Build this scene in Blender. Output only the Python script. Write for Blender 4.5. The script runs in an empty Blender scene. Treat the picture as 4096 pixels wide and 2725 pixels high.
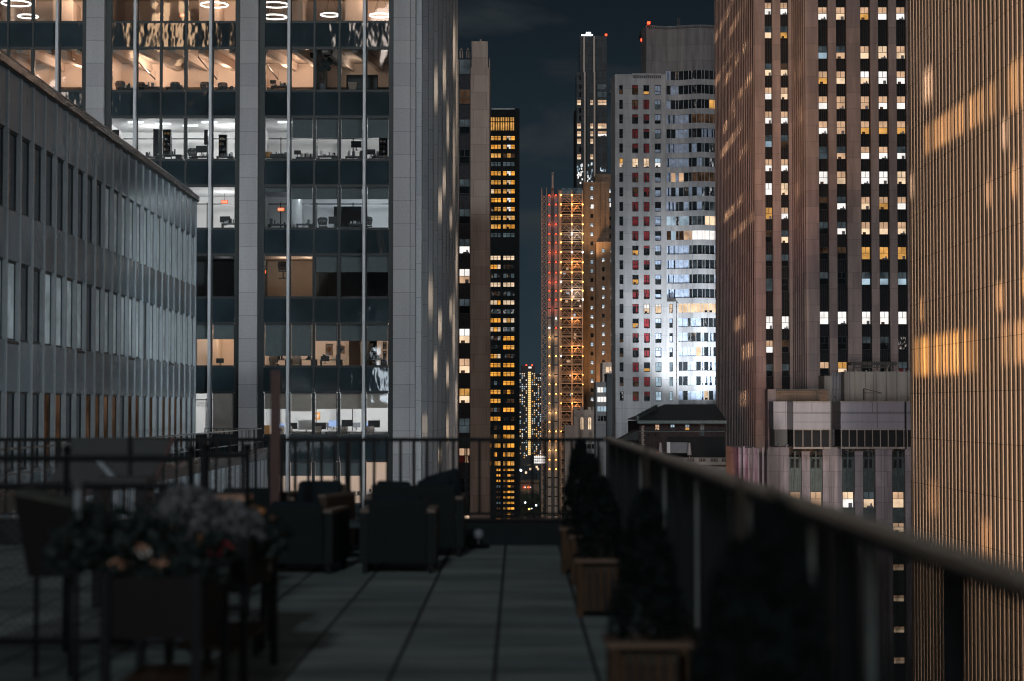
import bpy, math, random
from mathutils import Vector, Matrix
R = random.Random(7)
SC = bpy.context.scene
COL = SC.collection
F, CX, CY, HZ, VPX = 7700.0, 2048.0, 1362.5, 1630.0, 2070.0
EYE = 1.58
PITCH = math.atan((HZ - CY) / F); YAW = (VPX - CX) / F
GROUND = -60.0

def W(px, py, d):
    """photo pixel -> world point on the plane Y = d"""
    u, v = (px - CX) / F, -(py - CY) / F
    f = Vector((-math.sin(YAW) * math.cos(PITCH), math.cos(YAW) * math.cos(PITCH), math.sin(PITCH)))
    r = Vector((math.cos(YAW), math.sin(YAW), 0)); up = r.cross(f)
    k = f + r * u + up * v
    k *= d / k.y
    return Vector((k.x, d, EYE + k.z))
def wx(px, d, py=1000): return W(px, py, d).x
def wz(py, d, px=2048): return W(px, py, d).z

# ------------------------------------------------------------------ materials
class N:
    def __init__(s, name):
        s.m = bpy.data.materials.new(name); s.m.use_nodes = True
        s.t = s.m.node_tree; s.t.nodes.clear()
        s.out = s.t.nodes.new('ShaderNodeOutputMaterial')
    def n(s, typ, ins=None, **kw):
        nd = s.t.nodes.new(typ)
        for k, v in kw.items(): setattr(nd, k, v)
        for k, v in (ins or {}).items():
            sk = nd.inputs[k]
            if isinstance(v, bpy.types.NodeSocket): s.t.links.new(v, sk)
            else: sk.default_value = v
        return nd
    def surf(s, sk): s.t.links.new(sk, s.out.inputs['Surface']); return s.m
def rgb(c): return (c[0], c[1], c[2], 1.0)

def plain(name, c, rough=0.6, metal=0.0, var=0.25, scale=1.5, bump=0.0, spec=0.5):
    a = N(name); g = a.n('ShaderNodeNewGeometry')
    nz = a.n('ShaderNodeTexNoise', {'Vector': g.outputs['Position'], 'Scale': scale, 'Detail': 6.0, 'Roughness': 0.65})
    mr = a.n('ShaderNodeMapRange', {'Value': nz.outputs['Fac'], 'From Min': 0.25, 'From Max': 0.75, 'To Min': 1 - var, 'To Max': 1 + var})
    mx = a.n('ShaderNodeVectorMath', {0: c, 'Scale': mr.outputs[0]}, operation='SCALE')
    b = a.n('ShaderNodeBsdfPrincipled', {'Base Color': mx.outputs[0], 'Roughness': rough, 'Metallic': metal, 'Specular IOR Level': spec})
    if bump:
        bp = a.n('ShaderNodeBump', {'Height': nz.outputs['Fac'], 'Strength': bump, 'Distance': 0.1})
        a.t.links.new(bp.outputs[0], b.inputs['Normal'])
    return a.surf(b.outputs[0])

def blocks(name, c, c2, bw, bh, mortar=0.012, var=0.2, stain=0.25, rough=0.75, spec=0.3, mdark=0.45, off=0.5, zoff=0.0):
    """stone or panel cladding: courses with joints, block to block tint and rain stains"""
    a = N(name); g = a.n('ShaderNodeNewGeometry')
    sp = a.n('ShaderNodeSeparateXYZ', {0: g.outputs['Position']})
    ad = a.n('ShaderNodeMath', {0: sp.outputs[0], 1: sp.outputs[1]}, operation='ADD')
    zz = a.n('ShaderNodeMath', {0: sp.outputs[2], 1: 200.0 + zoff}, operation='ADD')
    cb = a.n('ShaderNodeCombineXYZ', {0: ad.outputs[0], 1: zz.outputs[0]})
    br = a.n('ShaderNodeTexBrick', {'Vector': cb.outputs[0], 'Color1': rgb(c), 'Color2': rgb(c2), 'Mortar': rgb([x * mdark for x in c]),
             'Scale': 1.0, 'Mortar Size': mortar, 'Mortar Smooth': 0.1, 'Brick Width': bw, 'Row Height': bh}, offset=off)
    st = a.n('ShaderNodeMapping', {'Vector': g.outputs['Position'], 'Scale': (0.9, 0.9, 0.09)})
    n1 = a.n('ShaderNodeTexNoise', {'Vector': st.outputs[0], 'Scale': 1.0, 'Detail': 7.0, 'Roughness': 0.65})
    n2 = a.n('ShaderNodeTexNoise', {'Vector': g.outputs['Position'], 'Scale': 9.0, 'Detail': 4.0})
    m1 = a.n('ShaderNodeMapRange', {'Value': n1.outputs['Fac'], 'From Min': 0.3, 'From Max': 0.7, 'To Min': 1 - stain, 'To Max': 1 + stain * 0.6})
    m2 = a.n('ShaderNodeMapRange', {'Value': n2.outputs['Fac'], 'From Min': 0.3, 'From Max': 0.7, 'To Min': 0.93, 'To Max': 1.07})
    mm = a.n('ShaderNodeMath', {0: m1.outputs[0], 1: m2.outputs[0]}, operation='MULTIPLY')
    mx = a.n('ShaderNodeVectorMath', {0: br.outputs['Color'], 'Scale': mm.outputs[0]}, operation='SCALE')
    b = a.n('ShaderNodeBsdfPrincipled', {'Base Color': mx.outputs[0], 'Roughness': rough, 'Specular IOR Level': spec})
    return a.surf(b.outputs[0])

def glassy(name, c, rough=0.06, wav=0.16, scale=0.9, spec=0.7):
    """opaque tinted glass or glazed panel, slightly wavy so that reflections break up"""
    a = N(name); g = a.n('ShaderNodeNewGeometry')
    mp = a.n('ShaderNodeMapping', {'Vector': g.outputs['Position'], 'Scale': (1.6, 1.6, 0.8)})
    nz = a.n('ShaderNodeTexNoise', {'Vector': mp.outputs[0], 'Scale': scale, 'Detail': 2.0})
    bp = a.n('ShaderNodeBump', {'Height': nz.outputs['Fac'], 'Strength': wav, 'Distance': 0.12})
    n2 = a.n('ShaderNodeTexNoise', {'Vector': g.outputs['Position'], 'Scale': 0.35, 'Detail': 3.0})
    mr = a.n('ShaderNodeMapRange', {'Value': n2.outputs['Fac'], 'From Min': 0.3, 'From Max': 0.7, 'To Min': 0.6, 'To Max': 1.4})
    mx = a.n('ShaderNodeVectorMath', {0: c, 'Scale': mr.outputs[0]}, operation='SCALE')
    b = a.n('ShaderNodeBsdfPrincipled', {'Base Color': mx.outputs[0], 'Roughness': rough, 'Normal': bp.outputs[0], 'Specular IOR Level': spec})
    return a.surf(b.outputs[0])

def clear_glass(name):
    a = N(name); g = a.n('ShaderNodeNewGeometry')
    nz = a.n('ShaderNodeTexNoise', {'Vector': g.outputs['Position'], 'Scale': 0.5, 'Detail': 1.5})
    bp = a.n('ShaderNodeBump', {'Height': nz.outputs['Fac'], 'Strength': 0.12, 'Distance': 0.12})
    tr = a.n('ShaderNodeBsdfTransparent', {'Color': (0.86, 0.9, 0.9, 1)})
    gl = a.n('ShaderNodeBsdfGlossy', {'Color': (1, 1, 1, 1), 'Roughness': 0.02, 'Normal': bp.outputs[0]})
    fr = a.n('ShaderNodeFresnel', {'IOR': 1.6})
    mx = a.n('ShaderNodeMixShader', {0: fr.outputs[0], 1: tr.outputs[0], 2: gl.outputs[0]})
    return a.surf(mx.outputs[0])

def lit(name, c, s, var=0.5, scale=0.8, floor_dark=0.0):
    """a lit window or lamp: gives off light, uneven like a furnished room"""
    a = N(name); g = a.n('ShaderNodeNewGeometry')
    nz = a.n('ShaderNodeTexNoise', {'Vector': g.outputs['Position'], 'Scale': scale, 'Detail': 3.0, 'Roughness': 0.6})
    mr = a.n('ShaderNodeMapRange', {'Value': nz.outputs['Fac'], 'From Min': 0.3, 'From Max': 0.7, 'To Min': s * (1 - var), 'To Max': s * (1 + var)})
    e = a.n('ShaderNodeEmission', {'Color': rgb(c), 'Strength': mr.outputs[0]})
    m = a.surf(e.outputs[0])
    m.cycles.emission_sampling = 'NONE'
    return m

M = {}
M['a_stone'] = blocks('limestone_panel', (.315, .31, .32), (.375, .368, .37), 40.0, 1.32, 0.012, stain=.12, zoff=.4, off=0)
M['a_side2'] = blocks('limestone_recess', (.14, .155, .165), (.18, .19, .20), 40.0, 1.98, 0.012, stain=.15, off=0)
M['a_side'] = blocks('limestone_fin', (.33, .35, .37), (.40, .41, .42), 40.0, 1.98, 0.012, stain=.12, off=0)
M['dark_frame'] = plain('dark_window_metal', (.016, .022, .024), .4, .3, .2)
M['a_spandrel'] = glassy('dark_teal_spandrel_glass', (.02, .032, .038), .05, .11, .8)
M['a_fin'] = plain('pale_aluminium', (.42, .44, .46), .45, .3, .12)
M['glass'] = clear_glass('clear_window_glass')
M['room_white'] = plain('white_paint', (.78, .78, .78), .8, var=.06, scale=.6)
M['room_warm'] = plain('cream_paint', (.74, .63, .56), .8, var=.08, scale=.6)
M['room_tan'] = plain('tan_paint', (.42, .33, .27), .8, var=.1, scale=.6)
M['room_dark'] = plain('charcoal_paint', (.10, .11, .12), .8, var=.2, scale=.6)
M['carpet'] = plain('grey_carpet', (.12, .12, .13), .95, var=.2, scale=4)
M['furn_dark'] = plain('black_plastic', (.02, .021, .023), .5, var=.2)
M['furn_grey'] = plain('grey_plastic', (.16, .17, .19), .5, var=.2)
M['furn_white'] = plain('white_laminate', (.7, .7, .7), .5, var=.08)
M['furn_wood'] = plain('orange_wood', (.5, .25, .08), .5, var=.25, scale=3)
M['mesh_fabric'] = plain('taupe_mesh_fabric', (.3, .24, .2), .8, var=.2, scale=8)
M['screen_blue'] = lit('monitor_screen', (.45, .6, 1.0), .9, .2)
M['blind_tan'] = plain('tan_blind_cloth', (.42, .34, .29), .85, var=.12, scale=2)
M['blind_grey'] = plain('grey_blind_cloth', (.13, .145, .15), .85, var=.12, scale=2)
M['b_fin'] = plain('grey_painted_fin', (.25, .275, .29), .5, .1, .15)
M['b_panel'] = glassy('grey_spandrel_panel', (.10, .135, .155), .2, 0.2, .7, .35)
M['b_glass'] = glassy('dark_street_glass', (.025, .03, .034), .08, 0.21, .8, .35)
M['b_blind'] = plain('pale_inner_blind', (.50, .57, .59), .6, var=.5, scale=1.2)
M['coping'] = plain('copper_tinted_coping', (.07, .048, .036), .14, .9, .5, 5, bump=1.0)
M['rail_metal'] = plain('dull_steel_rail', (.16, .17, .17), .35, .6, .2)
M['c_stone'] = blocks('tan_limestone', (.36, .28, .24), (.43, .345, .30), 3.1, 2.1, .03, stain=.25, mdark=.7)
M['c_spandrel'] = plain('ribbed_dark_metal', (.034, .034, .042), .6, .0, .5, 3, spec=.2)
M['j_rib'] = plain('bronze_rib', (.022, .021, .023), .6, .0, .4, 2, spec=.2)
M['d_wall'] = plain('black_curtain_wall', (.006, .009, .011), .7, .0, .4, .2, spec=.12)
M['j_stone'] = blocks('brown_limestone', (.22, .172, .168), (.30, .232, .215), 3.4, 2.35, .03, stain=.3, mdark=.75)
M['j_recess'] = plain('dark_bronze_spandrel', (.010, .012, .015), .7, .0, .5, 2, spec=.15)
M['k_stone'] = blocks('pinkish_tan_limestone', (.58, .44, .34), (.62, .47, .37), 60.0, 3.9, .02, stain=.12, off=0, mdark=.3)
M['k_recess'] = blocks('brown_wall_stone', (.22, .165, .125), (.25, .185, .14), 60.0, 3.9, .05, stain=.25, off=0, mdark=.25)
M['h_wall'] = blocks('white_concrete_panel', (.30, .305, .325), (.355, .355, .37), 3.3, 3.3, .04, stain=.28, mdark=.75, off=0)
M['h_crown'] = blocks('stained_crown_concrete', (.16, .16, .17), (.20, .20, .205), 3.3, 3.6, .04, stain=.4, mdark=.75, off=0)
M['h_dark'] = glassy('black_ribbon_glass', (.015, .02, .024), .05, 0.15, .6)
M['h_curtain'] = plain('pale_blue_curtain', (.35, .43, .58), .8, var=.55, scale=.9)
M['red_curtain'] = plain('red_curtain', (.20, .012, .02), .8, var=.5, scale=.7)
M['g_wall'] = blocks('brown_brick', (.17, .115, .08), (.21, .14, .10), 2.2, 1.1, .03, stain=.35, mdark=.7)
M['e_glass'] = blocks('blue_grey_curtain_glass', (.022, .03, .038), (.035, .046, .056), 2.2, 3.8, .09, var=.3, stain=.4, rough=.25, spec=.3, mdark=.3, off=0)
M['e_fin'] = plain('tan_metal_fin', (.40, .33, .29), .5, .2, .15)
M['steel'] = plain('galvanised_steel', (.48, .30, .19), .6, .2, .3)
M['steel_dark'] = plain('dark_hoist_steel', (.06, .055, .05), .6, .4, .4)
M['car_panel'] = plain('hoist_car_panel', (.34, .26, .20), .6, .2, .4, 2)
M['roof_dark'] = plain('dark_slate_roof', (.014, .017, .02), .6, var=.3, scale=1)
M['brick_dark'] = blocks('dark_red_brick', (.045, .032, .033), (.066, .044, .043), .9, .35, .04, stain=.4, mdark=.6)
M['gutter'] = plain('green_copper_gutter', (.10, .14, .14), .5, .3, .3, 2)
M['balust'] = plain('pale_cast_stone', (.34, .29, .26), .8, var=.2, scale=1)
M['umb_cloth'] = plain('pale_canvas', (.42, .37, .37), .85, var=.15, scale=2)
M['l_stone'] = blocks('weathered_grey_pink_stone', (.24, .22, .228), (.32, .285, .292), 2.8, 1.9, .03, stain=.5, mdark=.65)
M['l_green'] = plain('verdigris_metal', (.04, .062, .058), .5, .3, .6, 2)
M['mech_panel'] = blocks('grey_steel_panel', (.24, .235, .265), (.28, .268, .295), 6.0, 3.0, .05, stain=.2, rough=.4, spec=.6, mdark=.3, off=0)
M['mech_tan'] = blocks('tan_metal_siding', (.30, .27, .24), (.34, .30, .26), 3.2, 30.0, .06, stain=.3, mdark=.6, off=0)
M['black'] = plain('black_opening', (.006, .007, .008), .8)
M['ground'] = plain('dark_street_ground', (.03, .032, .034), .9, var=.4, scale=.02)
M['street'] = plain('asphalt', (.05, .05, .05), .9, var=.2, scale=.2)
M['far_wall'] = plain('far_tower_wall', (.035, .04, .045), .8, var=.3, scale=.05)
# foreground
def pavers():
    a = N('terrace_pavers'); g = a.n('ShaderNodeNewGeometry')
    mp = a.n('ShaderNodeMapping', {'Vector': g.outputs['Position'], 'Location': (61+.137+.0, 61, 0)})
    br = a.n('ShaderNodeTexBrick', {'Vector': mp.outputs[0], 'Color1': rgb((.135,.175,.175)), 'Color2': rgb((.205,.24,.235)), 'Mortar': rgb((.012,.013,.018)), 'Scale': 1.0, 'Mortar Size': .014, 'Mortar Smooth': .2, 'Brick Width': .61, 'Row Height': .61}, offset=0.0)
    m2 = a.n('ShaderNodeMapping', {'Vector': g.outputs['Position'], 'Scale': (.5, 1.3, 1)})  # sideways stretched noise puts darker shadow bands into the paver colour
    nz = a.n('ShaderNodeTexNoise', {'Vector': m2.outputs[0], 'Scale': 1.3, 'Detail': 6.0, 'Roughness': .6})
    mr = a.n('ShaderNodeMapRange', {'Value': nz.outputs['Fac'], 'From Min': .3, 'From Max': .7, 'To Min': .55, 'To Max': 1.3})
    mx = a.n('ShaderNodeVectorMath', {0: br.outputs['Color'], 'Scale': mr.outputs[0]}, operation='SCALE')
    b = a.n('ShaderNodeBsdfPrincipled', {'Base Color': mx.outputs[0], 'Roughness': .8, 'Specular IOR Level': .25})
    return a.surf(b.outputs[0])
M['deck'] = pavers()
M['rail_light_streak'] = plain('light_streak_paint', (.10, .12, .115), .6, .0, .3, 3)  # pale tone puts light caught along the rail into the colour
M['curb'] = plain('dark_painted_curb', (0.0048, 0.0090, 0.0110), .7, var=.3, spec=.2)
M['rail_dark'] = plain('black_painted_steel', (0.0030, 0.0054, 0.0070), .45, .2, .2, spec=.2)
M['rail_cap'] = plain('weathered_rail_cap', (.42, .37, .31), .55, .2, .3, 3)
M['wood_planter'] = plain('brown_stained_wood', (.045, .024, .012), .65, var=.35, scale=6, spec=.2)
M['wood_cap'] = plain('worn_wood_edge', (.085, .05, .03), .65, var=.35, scale=6)
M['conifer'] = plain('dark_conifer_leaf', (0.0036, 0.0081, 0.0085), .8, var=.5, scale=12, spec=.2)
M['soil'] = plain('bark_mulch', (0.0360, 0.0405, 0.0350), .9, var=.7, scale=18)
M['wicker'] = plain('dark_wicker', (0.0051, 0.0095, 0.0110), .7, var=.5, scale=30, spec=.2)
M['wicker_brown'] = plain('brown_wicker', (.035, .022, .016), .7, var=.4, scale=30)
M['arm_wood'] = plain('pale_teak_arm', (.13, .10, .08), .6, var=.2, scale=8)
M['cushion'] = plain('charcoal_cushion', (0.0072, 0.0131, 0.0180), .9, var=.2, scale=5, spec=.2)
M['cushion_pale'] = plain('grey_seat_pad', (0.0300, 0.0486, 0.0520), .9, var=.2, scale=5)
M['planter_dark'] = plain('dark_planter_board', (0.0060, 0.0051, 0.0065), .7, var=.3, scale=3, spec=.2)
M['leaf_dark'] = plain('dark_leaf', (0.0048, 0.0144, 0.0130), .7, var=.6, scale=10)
M['cabbage'] = plain('grey_violet_leaf', (.115, .122, .135), .7, var=.5, scale=14)
M['petal_orange'] = plain('orange_petal', (.60, .24, .06), .7, var=.3, scale=20)
M['petal_peach'] = plain('peach_petal', (.45, .25, .16), .7, var=.3, scale=20)
M['petal_red'] = plain('red_petal', (.40, .01, .03), .7, var=.3, scale=20)
M['red_post'] = plain('dark_red_paint', (.045, .012, .012), .5, var=.2)
M['grey_panel'] = plain('grey_green_sheet', (0.0078, 0.0162, 0.0195), .5, var=.15)
M['pale_strip'] = plain('pale_aluminium_strip', (.22, .27, .31), .4, .3, .2)
M['chain'] = plain('grey_fence_wire', (.045, .046, .055), .5, .4, .2)
M['tree_leaf'] = plain('park_tree_leaf', (.03, .045, .03), .8, var=.5, scale=.3)
M['bark'] = plain('bark', (.05, .04, .03), .9, var=.4)
# lit things
M['W'] = lit('bright_white_window', (1.0, .95, .91), 1.05, .25, .35)
M['w'] = lit('warm_white_window', (1.0, .72, .47), .95, .45, .35)
M['c'] = lit('cream_blind_window', (1.0, .62, .38), .60, .4, .5)
M['o'] = lit('amber_window', (1.0, .50, .13), .62, .55, .5)
M['g'] = lit('dim_grey_window', (.62, .8, .9), .06, .7, .6)
M['b'] = lit('dim_brown_window', (.9, .5, .3), .05, .9, .6)
M['k'] = glassy('unlit_window_glass', (.012, .015, .018), .05, 0.21, .7)
M['far_o'] = lit('far_amber_window', (1.0, .42, .06), .85, .75, .28)
M['far_w'] = lit('far_cream_window', (1.0, .74, .50), .85, .45, .25)
M['far_c'] = lit('far_cool_window', (.6, .8, .95), .55, .6, .25)
M['dim_cool'] = lit('dim_cool_window', (.55, .75, .85), .10, .7, .3)
M['gold'] = lit('gold_stair_light', (1.0, .64, .25), 1.3, .1, .1)
M['lamp_amber'] = lit('amber_work_lamp', (1.0, .47, .10), 7.0, .05)
M['lamp_white'] = lit('white_work_lamp', (.8, .93, 1.0), 8.0, .05)
M['lamp_red'] = lit('red_signal_lamp', (1.0, .06, .02), 4.5, .05)
M['ring'] = lit('ring_light_tube', (1.0, .93, .85), 3.0, .05)
M['tube'] = lit('strip_light', (.9, .95, 1.0), 3.0, .05)
M['exit_red'] = lit('exit_sign_face', (1.0, .16, .03), 1.6, .1)
M['art_orange'] = plain('orange_print', (.8, .33, .06), .6, var=.2, scale=3)
M['art_white'] = plain('white_paper', (.8, .8, .78), .7, var=.2, scale=5)

# ------------------------------------------------------------------ mesh helpers
class MB:
    def __init__(s): s.v = []; s.f = []; s.mi = []
    def quad(s, a, b, c, d, m=0):
        k = len(s.v); s.v += [tuple(a), tuple(b), tuple(c), tuple(d)]; s.f.append((k, k+1, k+2, k+3)); s.mi.append(m)
    def tri(s, a, b, c, m=0):
        k = len(s.v); s.v += [tuple(a), tuple(b), tuple(c)]; s.f.append((k, k+1, k+2)); s.mi.append(m)
    def hexa(s, p, m=0):
        k = len(s.v); s.v += [tuple(q) for q in p]
        for q in ((0,3,2,1),(4,5,6,7),(0,1,5,4),(1,2,6,5),(2,3,7,6),(3,0,4,7)):
            s.f.append(tuple(k+i for i in q)); s.mi.append(m)
    def box(s, x0, x1, y0, y1, z0, z1, m=0):
        if x0 > x1: x0, x1 = x1, x0
        if y0 > y1: y0, y1 = y1, y0
        if z0 > z1: z0, z1 = z1, z0
        s.hexa([(x0,y0,z0),(x1,y0,z0),(x1,y1,z0),(x0,y1,z0),(x0,y0,z1),(x1,y0,z1),(x1,y1,z1),(x0,y1,z1)], m)
    def bar(s, p0, p1, w, m=0, h=None):
        p0, p1 = Vector(p0), Vector(p1); d = (p1 - p0).normalized(); h = h or w
        up = Vector((0,0,1)) if abs(d.z) < .9 else Vector((0,1,0))
        a = d.cross(up).normalized() * w / 2; b = a.cross(d).normalized() * h / 2
        s.hexa([p0-a-b, p0+a-b, p0+a+b, p0-a+b, p1-a-b, p1+a-b, p1+a+b, p1-a+b], m)
    def tube(s, pts, r, n=8, m=0, closed=False):
        pts = [Vector(p) for p in pts]; k0 = len(s.v); L = len(pts)
        for i, p in enumerate(pts):
            if closed: d = (pts[(i+1) % L] - pts[i-1]).normalized()
            else: d = (pts[min(i+1, L-1)] - pts[max(i-1, 0)]).normalized()
            up = Vector((0,0,1)) if abs(d.z) < .9 else Vector((0,1,0))
            a = d.cross(up).normalized(); b = a.cross(d)
            rr = r[i] if isinstance(r, (list, tuple)) else r
            for j in range(n):
                t = 2*math.pi*j/n; s.v.append(tuple(p + a*math.cos(t)*rr + b*math.sin(t)*rr))
        for i in range(L if closed else L-1):
            i2 = (i+1) % L
            for j in range(n):
                j2 = (j+1) % n
                s.f.append((k0+i*n+j, k0+i*n+j2, k0+i2*n+j2, k0+i2*n+j)); s.mi.append(m)
        if not closed:
            s.f.append(tuple(k0+j for j in reversed(range(n)))); s.mi.append(m)
            s.f.append(tuple(k0+(L-1)*n+j for j in range(n))); s.mi.append(m)
    def lathe(s, prof, c=(0,0,0), n=16, m=0):
        k0 = len(s.v)
        for r, z in prof:
            for j in range(n):
                t = 2*math.pi*j/n; s.v.append((c[0]+r*math.cos(t), c[1]+r*math.sin(t), c[2]+z))
        for i in range(len(prof)-1):
            for j in range(n):
                j2 = (j+1) % n
                s.f.append((k0+i*n+j, k0+i*n+j2, k0+(i+1)*n+j2, k0+(i+1)*n+j)); s.mi.append(m)
        s.f.append(tuple(k0+j for j in reversed(range(n)))); s.mi.append(m)
        s.f.append(tuple(k0+(len(prof)-1)*n+j for j in range(n))); s.mi.append(m)
    def leaf(s, c, size, rnd, m=0, asp=.5):
        a = Vector((rnd.gauss(0,1), rnd.gauss(0,1), rnd.gauss(0,1))).normalized()
        b = a.cross(Vector((rnd.gauss(0,1), rnd.gauss(0,1), rnd.gauss(0,1)))).normalized() * size * asp
        a = a * size; c = Vector(c)
        s.quad(c-a, c-b, c+a, c+b, m)
    def build(s, name, mats, parent=None, smooth=False, loc=None):
        me = bpy.data.meshes.new(name); me.from_pydata(s.v, [], s.f)
        for m in (mats if isinstance(mats, (list, tuple)) else [mats]): me.materials.append(M[m] if isinstance(m, str) else m)
        me.polygons.foreach_set('material_index', s.mi)
        if smooth: me.polygons.foreach_set('use_smooth', [True]*len(s.f))
        me.update()
        return link(name, me, parent, loc)
def link(name, me, parent=None, loc=None):
    o = bpy.data.objects.new(name, me); COL.objects.link(o)
    if parent:
        o.parent = parent
        if parent.name in WR: o.matrix_parent_inverse = WR[parent.name]
    if loc is not None: o.location = loc
    return o
WR = {}
def tag(o, label=None, cat=None, group=None, kind=None):
    if label: o['label'] = label
    if cat: o['category'] = cat
    if group: o['group'] = group
    if kind: o['kind'] = kind
    return o
def thing(name, label, cat, loc=(0,0,0), rz=0.0, group=None):
    o = bpy.data.objects.new(name, None); COL.objects.link(o); o.empty_display_size = .2
    o.location = loc; o.rotation_euler = (0,0,rz)
    return tag(o, label, cat, group)
def thing_w(name, label, cat, loc, group=None):
    """like thing(), but its parts are given in world coordinates"""
    o = thing(name, label, cat, loc, 0, group); WR[o.name] = Matrix.Translation(Vector((-loc[0], -loc[1], -loc[2])))
    return o
def P(name, mat, parent, *box):
    mb = MB()
    for b in (box[0] if isinstance(box[0], (list, tuple)) else [box]): mb.box(*b)
    return mb.build(name, mat, parent)
CACHE = {}
def cbox(name, mat, parent, x0, x1, y0, y1, z0, z1):
    """box part whose mesh is shared between equal boxes"""
    key = (name, mat, round(x1-x0,3), round(y1-y0,3), round(z1-z0,3))
    if key not in CACHE:
        mb = MB(); mb.box(0, x1-x0, 0, y1-y0, 0, z1-z0); o = mb.build(name, mat, parent); CACHE[key] = o.data
    else: o = link(name, CACHE[key], parent)
    o.location = (x0, y0, z0)
    return o
def copy_tree(o, parent=None):
    c = o.copy(); COL.objects.link(c)
    if parent: c.parent = parent
    for ch in [x for x in o.children]: copy_tree(ch, c)
    return c
def window(parent, x0, x1, y, z0, z1, top, bot, split=.5, pane=True, mull=True, name='window', extra=None, fr=.07):
    """window seen from -Y: dark frame with crossbar, and its lit or dark panes as a sub-part"""
    w, h = round(x1-x0, 3), round(z1-z0, 3)
    key = (name, w, h, 'f', mull, round(split,2), fr)
    if key not in CACHE:
        mb = MB(); zz = h*split
        mb.box(0, fr, 0, .12, 0, h); mb.box(w-fr, w, 0, .12, 0, h)
        mb.box(fr, w-fr, 0, .12, 0, fr); mb.box(fr, w-fr, 0, .12, h-fr, h)
        mb.box(fr, w-fr, .005, .12, zz-fr*.4, zz+fr*.4)
        if mull: mb.box(w/2-fr*.4, w/2+fr*.4, .01, .12, zz+fr*.4, h-fr)
        o = mb.build(name, 'dark_frame', parent); CACHE[key] = o.data
    else: o = link(name, CACHE[key], parent)
    o.location = (x0, y, z0)
    v = extra if extra is not None else R.randrange(4)
    key = ('pane', w, h, top, bot, round(split,2), v)
    if key not in CACHE:
        mb = MB(); zz = h*split
        mb.quad((.01,.09,.01), (w-.01,.09,.01), (w-.01,.09,zz), (.01,.09,zz), 1)
        mb.quad((.01,.09,zz), (w-.01,.09,zz), (w-.01,.09,h-.01), (.01,.09,h-.01), 0)
        if bot in 'Wwoc' and v:
            a = [0, .12, .5, .3][v]*w; b = a + [0, .42, .38, .6][v]*w; t = [0, .34, .5, .2][v]*zz + fr
            mb.box(a+fr, b, .075, .085, fr, t, 2)
            if v == 3: mb.box(b-.25*w, b-.1*w, .072, .082, t, t+.25*zz, 2)
        if 'red_curtain' in (top, bot):
            a = [.12, .34, .55, .2][v]*w; q = [.2, .14, .22, .3][v]*w
            mb.quad((a,.082,.03),(a+q*1.5,.082,.03),(a+q*.7,.082,h*.8),(a+q*.2,.082,h*.8),2 if v != 2 else 0)
        p = mb.build('pane', [top, bot, 'black' if 'red_curtain' in (top, bot) else ('furn_grey' if v != 1 else 'b')], o); CACHE[key] = p.data
    else: p = link('pane', CACHE[key], o)
    return o
def punched(mb, x0, x1, z0, z1, y, holes, dep=.3, m=0, mr=None):
    """wall facing -Y with real openings; holes = grid of (xa,xb) columns x (za,zb) rows"""
    cols, rows = holes
    xs = sorted({x0, x1, *[v for c in cols for v in c]}); zs = sorted({z0, z1, *[v for r in rows for v in r]})
    hc, hr = set(cols), set(rows)
    for i in range(len(xs)-1):
        for j in range(len(zs)-1):
            a, b, c, d = xs[i], xs[i+1], zs[j], zs[j+1]
            if (a, b) in hc and (c, d) in hr:
                q = m if mr is None else mr
                mb.quad((a,y,c),(a,y+dep,c),(a,y+dep,d),(a,y,d),q); mb.quad((b,y,c),(b,y,d),(b,y+dep,d),(b,y+dep,c),q)
                mb.quad((a,y,c),(b,y,c),(b,y+dep,c),(a,y+dep,c),q); mb.quad((a,y,d),(a,y+dep,d),(b,y+dep,d),(b,y,d),q)
            else: mb.quad((a,y,c),(b,y,c),(b,y,d),(a,y,d),m)

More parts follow.
